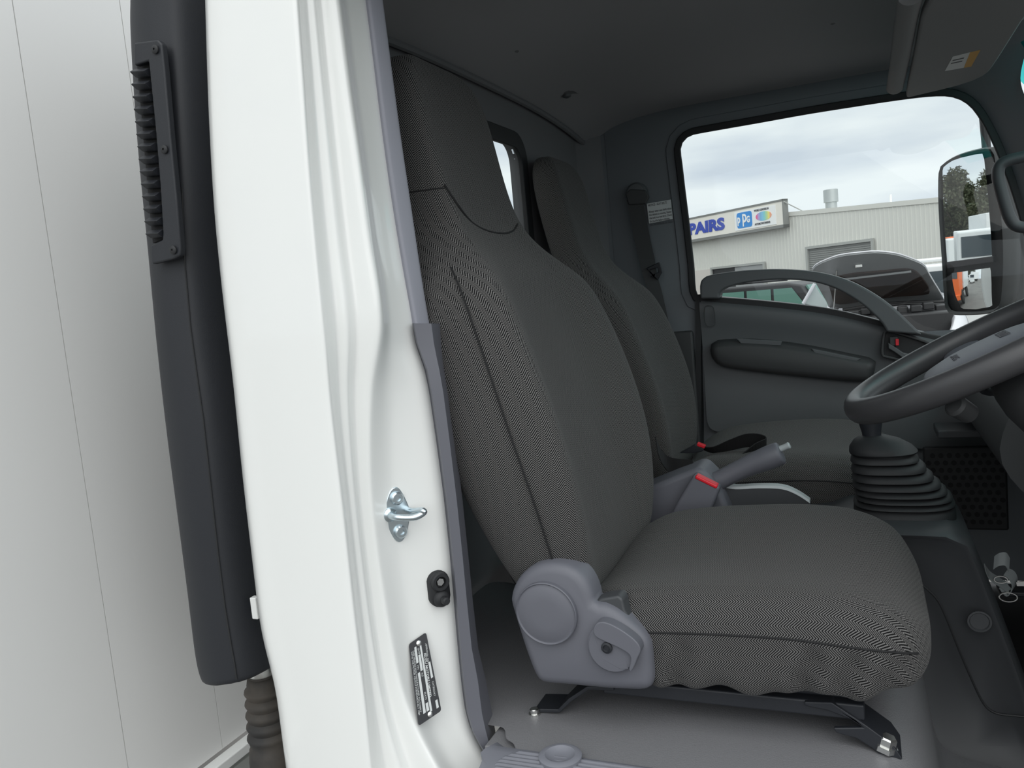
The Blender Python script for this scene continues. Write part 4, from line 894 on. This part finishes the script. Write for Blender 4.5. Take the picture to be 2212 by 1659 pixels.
rf = thing('roof_vent', 'galvanised cylindrical roof vent on the workshop roof', 'roof vent', vp)
MB().lathe(vp, (0, 0, 1), [(rv*.8, -1), (rv*.8, .35), (rv*1.0, .36), (rv*1.0, 1.0), (rv*.9, 1.02)], 24).build('vent_cowl', GALV, rf, sharp=40)
vp2 = fac(1925, 450, -1); po = MB().lathe(vp2, (0, 0, 1), [(.05, -.5), (.05, .62), (.05, .65)], 10).build('roof_pipe', WHITE); tag(po, 'thin white pipe standing on the workshop roof', 'pipe')
# sign
sg = thing('workshop_sign', 'long cream workshop sign board with blue PAIRS lettering and a PPG panel', 'sign', fac(1600, 500, .6))
SL = .45
tr_, br_ = fac(1690, 434, SL), fac(1697, 484, SL); sR = fs(tr_); sL = fs(fac(1400, 500, SL)); zt_, zb_ = tr_.z, br_.z
def sp(s, z, l=0): return fp(s, z, SL+l)
MB().prism([sp(sL, zb_), sp(sR, zb_), sp(sR, zt_), sp(sL, zt_)], -FN*.25).build('sign_face', SIGNW, sg, smooth=False)
fm = MB()
for A1, B1, C1, D1 in ((sL, sR+.06, zt_, zt_+.1), (sL, sR+.06, zb_-.16, zb_), (sR, sR+.06, zb_-.16, zt_+.1)):
    fm.prism([sp(A1, C1, .03), sp(B1, C1, .03), sp(B1, D1, .03), sp(A1, D1, .03)], -FN*.35)
fm.build('sign_frame', ROLLER, sg, smooth=False)
MB().tube([sp(sR, zt_), fp(sR+.9, roofz(sR+.9), -.5)], .03, 6).build('sign_brace', CLADTRIM, sg)
hgt = zt_-zb_
sP = fs(fac(1566, 498, SL)); sP0 = fs(fac(1496, 500, SL)); zl = fac(1566, 499, SL).z
cap = fac(1532, 484, SL).z-fac(1534, 507, SL).z
t_ = text('sign_lettering', 'REPAIRS', sg, SIGNB, sp(sP, zb_+hgt*.26, .02), FD, (0, 0, 1), cap/.70, .01, 'RIGHT', .045, 1.5)
bb = [t_.matrix_basis @ v.co for v in t_.data.vertices]
# logo panel
l0, l1 = fs(fac(1588, 480, SL)), fs(fac(1677, 470, SL)); lz0, lz1 = zb_+hgt*.06, zb_+hgt*.90
def lq(a, b): return sp(l0+(l1-l0)*a, lz0+(lz1-lz0)*b, .03)
MB().prism([lq(0, 0), lq(1, 0), lq(1, 1), lq(0, 1)], -FN*.03).build('logo_panel', LOGOW, sg, smooth=False)
MB().prism(rq(lq(.06, .10), lq(.44, .10), lq(.44, .94), lq(.06, .94), .18), FN*.012).build('logo_square', LOGOB, sg, smooth=False)
sq_h = (lz1-lz0)
for ch, a, b, s_ in (('p', .075, .40, .62), ('p', .20, .40, .92), ('G', .31, .36, .46)):
    text('logo_letter', ch, sg, LOGOW, lq(a, b)+FN*.02, FD, (0, 0, 1), sq_h*s_, .006, bold=.02, sx=.78)
cols = [(.80, .12, .30), (.45, .35, .65), (.20, .45, .70), (.22, .55, .75), (.25, .62, .60), (.45, .68, .35), (.80, .72, .20), (.85, .40, .25)]
for k, c_ in enumerate(cols):
    x0, x1 = -1+2*k/8, -1+2*(k+1)/8; P_ = []
    for t in range(5): x = x0+(x1-x0)*t/4; P_.append((x, math.sqrt(max(0, 1-x*x))))
    for t in range(5): x = x1+(x0-x1)*t/4; P_.append((x, -math.sqrt(max(0, 1-x*x))))
    if abs(x0) == 1 or abs(x1) == 1: P_ = [p for i, p in enumerate(P_) if p not in P_[:i]]
    MB().prism([lq(.72+.19*x, .54+.24*y) for x, y in P_], FN*.01).build('logo_stripe', mat('logo_tint', c_, .5), sg, smooth=False)
text('logo_text', 'WORLD LEADERS IN', sg, INK, lq(.50, .84)+FN*.012, FD, (0, 0, 1), sq_h*.15, .004, bold=.004, sx=.8)
text('logo_text', 'AUTOMOTIVE FINISHES', sg, INK, lq(.50, .12)+FN*.012, FD, (0, 0, 1), sq_h*.15, .004, bold=.004, sx=.74)

# ------------------------------------------------------------------ silver utility vehicle with raised bonnet
suv = thing('silver_car', 'silver car with its bonnet propped open just beyond the passenger window', 'car', (0, 9.6, 0))
YH, YT = 10.1, 9.0     # hinge and leading edge
def bon(u, v):
    # raised bonnet plane leaning towards the viewer at the top
    p0 = at(1911, 655, Y=YH); p1 = at(1892, 545, Y=YT); p2 = at(2036, 650, Y=YH)
    n = (p1-p0).cross(p2-p0).normalized(); return atp(u, v, p0, n), n
OPX = [(1755, 580), (1766, 570), (1778, 564), (1814, 551), (1863, 545), (1892, 543), (1933, 547), (1968, 558), (1996, 571), (2006, 588), (2017, 607), (2030, 628), (2040, 648), (2033, 653), (1970, 655), (1911, 659), (1850, 662), (1796, 666), (1785, 650), (1772, 628), (1760, 605)]
bn_ = bon(1900, 600)[1]; bn_ = bn_ if bn_.y < 0 else -bn_
OP = [bon(u, v)[0] for u, v in OPX]
bonn = MB().prism(resample(cr_spline(OP, 3, True), 60), -bn_*.014).build('bonnet', SILVERCAR, suv, bevel=.004)
ip = [(1895+(u-1895)*.995, 612+(v-612)*.982) for u, v in OPX]
MB().prism(resample(cr_spline([bon(u, v)[0]+bn_*.012 for u, v in ip], 3, True), 50), -bn_*.012).build('bonnet_lining', BONNETU, bonn, smooth=False)
ins = [(1790, 600), (1812, 593), (1850, 586), (1900, 582), (1955, 577), (1978, 582), (1995, 600), (2007, 620), (2003, 631), (1960, 634), (1911, 639), (1850, 648), (1806, 652), (1796, 630)]
MB().prism(resample(cr_spline([bon(u, v)[0]+bn_*.03 for u, v in ins], 3, True), 50), -bn_*.018).build('insulation_mat', INSUL, bonn, smooth=False)
MB().tube([bon(1800, 597)[0]+bn_*.05, bon(1968, 577)[0]+bn_*.05], .012, 8).build('bonnet_brace', BONNETU, bonn)
MB().tube([bon(1804, 663)[0]+V((0, -.5, 0)), bon(1808, 577)[0]+bn_*.04], .008, 8).build('prop_rod', STEEL, suv)
MB().box(bon(1855, 571)[0]+bn_*.02, (.07, .04, .035)).build('bonnet_latch', STEEL, suv, bevel=.008)
zB = bon(1911, 655)[0].z
# body: built about x centre
xl, xr = at(1790, 660, Y=9.6).x, at(2042, 660, Y=9.6).x; xc = (xl+xr)/2+.05; hw = (xr-xl)/2+.12
bay = MB().box((xc, 9.55, zB-.20), (2*hw-.30, 1.1, .25)); bay.build('engine_bay', ENGINE, suv, bevel=.02)
for k in range(9):
    x = xc-hw*.7+k*hw*.17; MB().box((x, 9.25+.07*(k % 3), zB-.06+.012*(k % 4)), (.10, .16, .07)).build('engine_part', ENGINE, suv, bevel=.012)
rc_ = MB().lathe(at(1971, 690, Y=9.2), (0, 0, 1), [(.03, -.04), (.03, .02), (.02, .03), (0, .03)], 12).build('coolant_cap', RED, suv); rc_['label'] = 'red cap'
MB().tube(cr_spline([(xc-hw*.7, 9.85, zB-.03), (xc, 9.9, zB+.0), (xc+hw*.8, 9.85, zB-.02)], 5), .02, 8).build('wiper', ENGINE, suv)
MB().tube(cr_spline([(xc-hw*.5, 9.75, zB-.05), (xc+.1, 9.8, zB-.01), (xc+hw*.8, 9.78, zB-.05)], 5), .016, 8).build('hose', ENGINE, suv)
for s in (-1, 1):
    rr = []
    for y, zt2, xo in ((8.55, -.42, .70), (8.65, -.27, .86), (8.85, -.15, .97), (9.1, -.08, 1.0), (9.5, -.03, 1.0), (10.0, .02, 1.0), (10.3, .02, 1.0)):
        x1 = xc+s*hw*xo; rr.append([V((xc+s*hw*(xo-.24), y, zB+zt2-.06)), V((xc+s*hw*(xo-.22), y, zB+zt2-.005)), V((xc+s*hw*(xo-.13), y, zB+zt2)), V((xc+s*hw*(xo-.03), y, zB+zt2-.05)), V((x1, y, zB+zt2-.16)), V((x1, y, zB-.55)), V((x1-s*.03, y, .35))])
    MB().grid(rr).build('front_wing', SILVERCAR, suv, sub=2)
    MB().lathe((xc+s*(hw-.16), 9.2, .36), (1, 0, 0), [(.2, -.11), (.33, -.11), (.36, -.08), (.36, .08), (.33, .11), (.2, .11)], 24).build('wheel', TYRE, suv)
    MB().grid([[V((xc+s*hw*(.62+.30*t), 8.58+.16*t*t, zB-.33+.10*t)), V((xc+s*hw*(.62+.33*t), 8.54+.16*t*t, zB-.50+.05*t))] for t in (0, .33, .66, 1)]).build('headlamp', mat('lamp_lens', (.7, .72, .74), .1), suv, solid=.02)
MB().prism([V((xc-hw*.8, 8.6, .4)), V((xc+hw*.8, 8.6, .4)), V((xc+hw*.8, 8.62, zB-.35)), V((xc-hw*.8, 8.62, zB-.35))], (0, .1, 0)).build('front_bumper', SILVERCAR, suv, bevel=.04)
MB().box((xc, 11.6, zB-.35), (2*hw, 2.8, .75)).build('body_shell', SILVERCAR, suv, bevel=.08)
rr = [[V((xc-.15+sx_*hw*.70*a_, y, z)) for sx_ in (-1, -.5, 0, .5, 1)] for a_, y, z in ((1, 10.3, zB), (.88, 11.1, zB+.44), (.86, 12.6, zB+.46), (.92, 13.1, zB))]
MB().grid(rr).build('cabin_glass', DGLASS, suv, solid=.02)
MB().box((xc-.15, 11.85, zB+.46), (2*hw*.62, 1.5, .05)).build('roof', SILVERCAR, suv, bevel=.02)
wsp = [at(u, v, Y=10.4) for u, v in [(1759, 615), (1738, 656), (1790, 668), (1784, 650), (1770, 632)]]
MB().tube([at(1760, 613, Y=10.35), at(1750, 630, Y=10.35), at(1735, 656, Y=10.35)], .02, 8).build('windscreen_pillar', SILVERCAR, suv)
MB().prism(wsp, (0, .02, 0)).build('windscreen_corner', mat('pale_glass', (.42, .48, .48), .1), suv, smooth=False)

# ------------------------------------------------------------------ white wagon behind, yellow vehicle
def wagon(name, label, cx, cy, L_, H_, W_, body, glassm, rail, rot=0, upper=None):
    t = thing(name, label, 'car', (cx, cy, 0)); f_ = math.cos(rot), math.sin(rot)
    def q(x, y, z): return V((cx+x*f_[0]-y*f_[1], cy+x*f_[1]+y*f_[0], z))
    h = L_/2; zb2 = .35; zm = H_*.58
    body_o = [(-h, zb2), (-h, zm), (-h+.12, H_*.97), (-h+.35, H_), (h*.25, H_), (h*.42, H_*.96), (h*.62, zm+.03), (h*.95, zm-.10), (h, zm-.30), (h, zb2)]
    MB().prism([q(x, -W_/2, z) for x, z in ([(-h, zb2), (-h, zm)]+body_o[6:])], q(0, W_, 0)-q(0, 0, 0)).build('body', body, t, bevel=.04)
    MB().prism([q(x, -W_*.49, z) for x, z in body_o[1:7]], q(0, W_*.98, 0)-q(0, 0, 0)).build('cabin', upper or body, t, bevel=.05)
    for x0, x1, x2, x3 in ((-h+.16, -h+.30, -h*.35, -h*.35), (-h*.31, -h*.31, h*.02, h*.02), (h*.06, h*.06, h*.30, h*.52)):
        for s in (-1, 1):
            P_ = [q(x0, s*(W_/2+.004), zm+.02), q(x1, s*(W_/2+.004), H_*.93), q(x2, s*(W_/2+.004), H_*.93), q(x3, s*(W_/2+.004), zm+.02)]
            MB().prism(P_, (q(0, s*.01, 0)-q(0, 0, 0))).build('side_window', glassm, t, smooth=False)
    MB().prism([q(h*.44, -W_*.42, H_*.94), q(h*.44, W_*.42, H_*.94), q(h*.63, W_*.44, zm+.05), q(h*.63, -W_*.44, zm+.05)], q(.03, 0, .02)-q(0, 0, 0)).build('windscreen', glassm, t, smooth=False)
    for s in (-1, 1):
        MB().tube([q(-h*.8, s*W_*.4, H_+.07), q(h*.2, s*W_*.4, H_+.07)], .03, 8).build('roof_rail', rail, t)
        for x in (-h*.6, h*.62):
            MB().lathe(q(x, s*(W_/2-.1), .33), q(0, 1, 0)-q(0, 0, 0), [(.2, -.1), (.31, -.1), (.33, -.07), (.33, .07), (.31, .1), (.2, .1)], 22).build('wheel', TYRE, t)
    return t
wc = at(2090, 610, Y=15.5)
wagon('white_wagon', 'white wagon with roof rails parked behind the black door mirror', wc.x+.95, 15.5, 4.6, at(2015, 571, Y=14.6).z, 1.75, WHITECAR, DGLASS, WHITECAR, 0)
yc_ = at(1700, 640, Y=17); yv = wagon('yellow_car', 'yellow and black car with green tinted windows parked beyond the grab arch', yc_.x-.1, 18.5, 3.2, at(1690, 612, Y=17.6).z, 1.7, YELLOW, GGLASS, ENGINE, math.radians(-20), ENGINE)

# ------------------------------------------------------------------ seen in the mirror: gum tree, trucks
def refl(u, v, t, lower=False):
    p = mpl(u, v); d = (p-CAM).normalized(); r = d-MN*2*d.dot(MN); return p+r*t
tb = refl(2095, 540, 70); tr0 = V((tb.x, tb.y, 0))
tree = thing('gum_tree', 'tall gum tree reflected in the exterior mirror', 'tree', tr0)
MB().tube(cr_spline([tr0, tr0+V((.2, .1, 2)), tr0+V((-.2, .3, 3.6))], 4), [.4]*4+[.3]*5, 10).build('trunk', BARK, tree)
lf = MB(); cl = []
for k in range(60):
    a = random.uniform(0, 6.28); h = random.uniform(2.0, 7.6); r = (5.5*math.sin(math.pi*min(1, (h-.3)/8.6)))*math.sqrt(random.random())
    cl.append((tr0+V((r*math.cos(a), r*math.sin(a), h)), random.uniform(.8, 1.4)))
for c, r in cl:
    for k in range(480):
        d = V((random.gauss(0, 1), random.gauss(0, 1), random.gauss(0, .8))).normalized()*r*random.uniform(.5, 1)
        p = c+d; a = V((random.gauss(0, 1), random.gauss(0, 1), random.gauss(0, 1))).normalized()*.15; b = a.orthogonal().normalized()*.06
        lf.add([p-a, p-b, p+a, p+b], [(0, 1, 2, 3)])
lf.build('crown', LEAF, tree, smooth=False)
bm_ = MB()
for c, r in cl[::2]: bm_.tube([tr0+V((0, 0, random.uniform(1.5, 3.6))), c], [.09, .03], 5)
bm_.build('branches', BARK, tree)
def truck(name, label, p, ang, L_, H_, body, cabm, beacon=False):
    t = thing(name, label, 'truck', (p.x, p.y, 0), 'trucks reflected in the door mirror'); R_ = Matrix.Rotation(ang, 3, 'Z'); o = V((p.x, p.y, 0))
    def b(nm, c, d, m_, bv=.04): return MB().box(o+R_ @ V(c), d, R_).build(nm, m_, t, bevel=bv)
    b('cab', (L_/2-.8, 0, 1.55), (1.6, 2.0, 2.0), cabm, .12); b('windscreen', (L_/2+.01, 0, 1.95), (.03, 1.7, .75), DGLASS, .01)
    b('load_box', (-.9, 0, H_/2+.45), (L_-1.8, 2.2, H_-.9), body); b('chassis', (0, 0, .65), (L_-.3, 1.0, .3), ENGINE)
    b('bumper', (L_/2+.05, 0, .55), (.12, 2.0, .3), cabm)
    for s in (-1, 1):
        for x in (L_/2-1.0, -L_/2+1.2): MB().lathe(o+R_ @ V((x, s*.95, .45)), R_ @ V((0, 1, 0)), [(.22, -.14), (.42, -.14), (.45, -.1), (.45, .1), (.42, .14), (.22, .14)], 24).build('wheel', TYRE, t)
    if beacon: b('beacon', (-.6, 0, H_+.6), (.8, .8, .8), ORANGE, .08); b('spare_light', (-.5, -.9, H_+.1), (.35, .35, .35), ORANGE, .05)
    return t
truck('tanker_truck', 'white tanker truck with orange beacon reflected in the upper mirror', refl(2070, 553, 58), math.atan2(MN.x, -MN.y)+.2, 8, 1.9, WHITECAR, WHITECAR, True)
p_ = refl_low(2072, 606, 9.5); truck('orange_truck', 'orange and white truck reflected in the small lower mirror', p_, math.atan2(MC.y-p_.y, MC.x-p_.x)+.35, 5, 2.4, WHITECAR, ORANGE)
truck('white_truck', 'white cab truck parked behind the orange one in the lower mirror', refl_low(2104, 594, 34), math.atan2(MC.y-p_.y, MC.x-p_.x)+.2, 5, 2.6, WHITECAR, WHITECAR)
truck('box_truck', 'white box truck reflected at the edge of the upper mirror', refl(2180, 553, 46), math.radians(60), 6.5, 3.6, WHITECAR, WHITECAR)
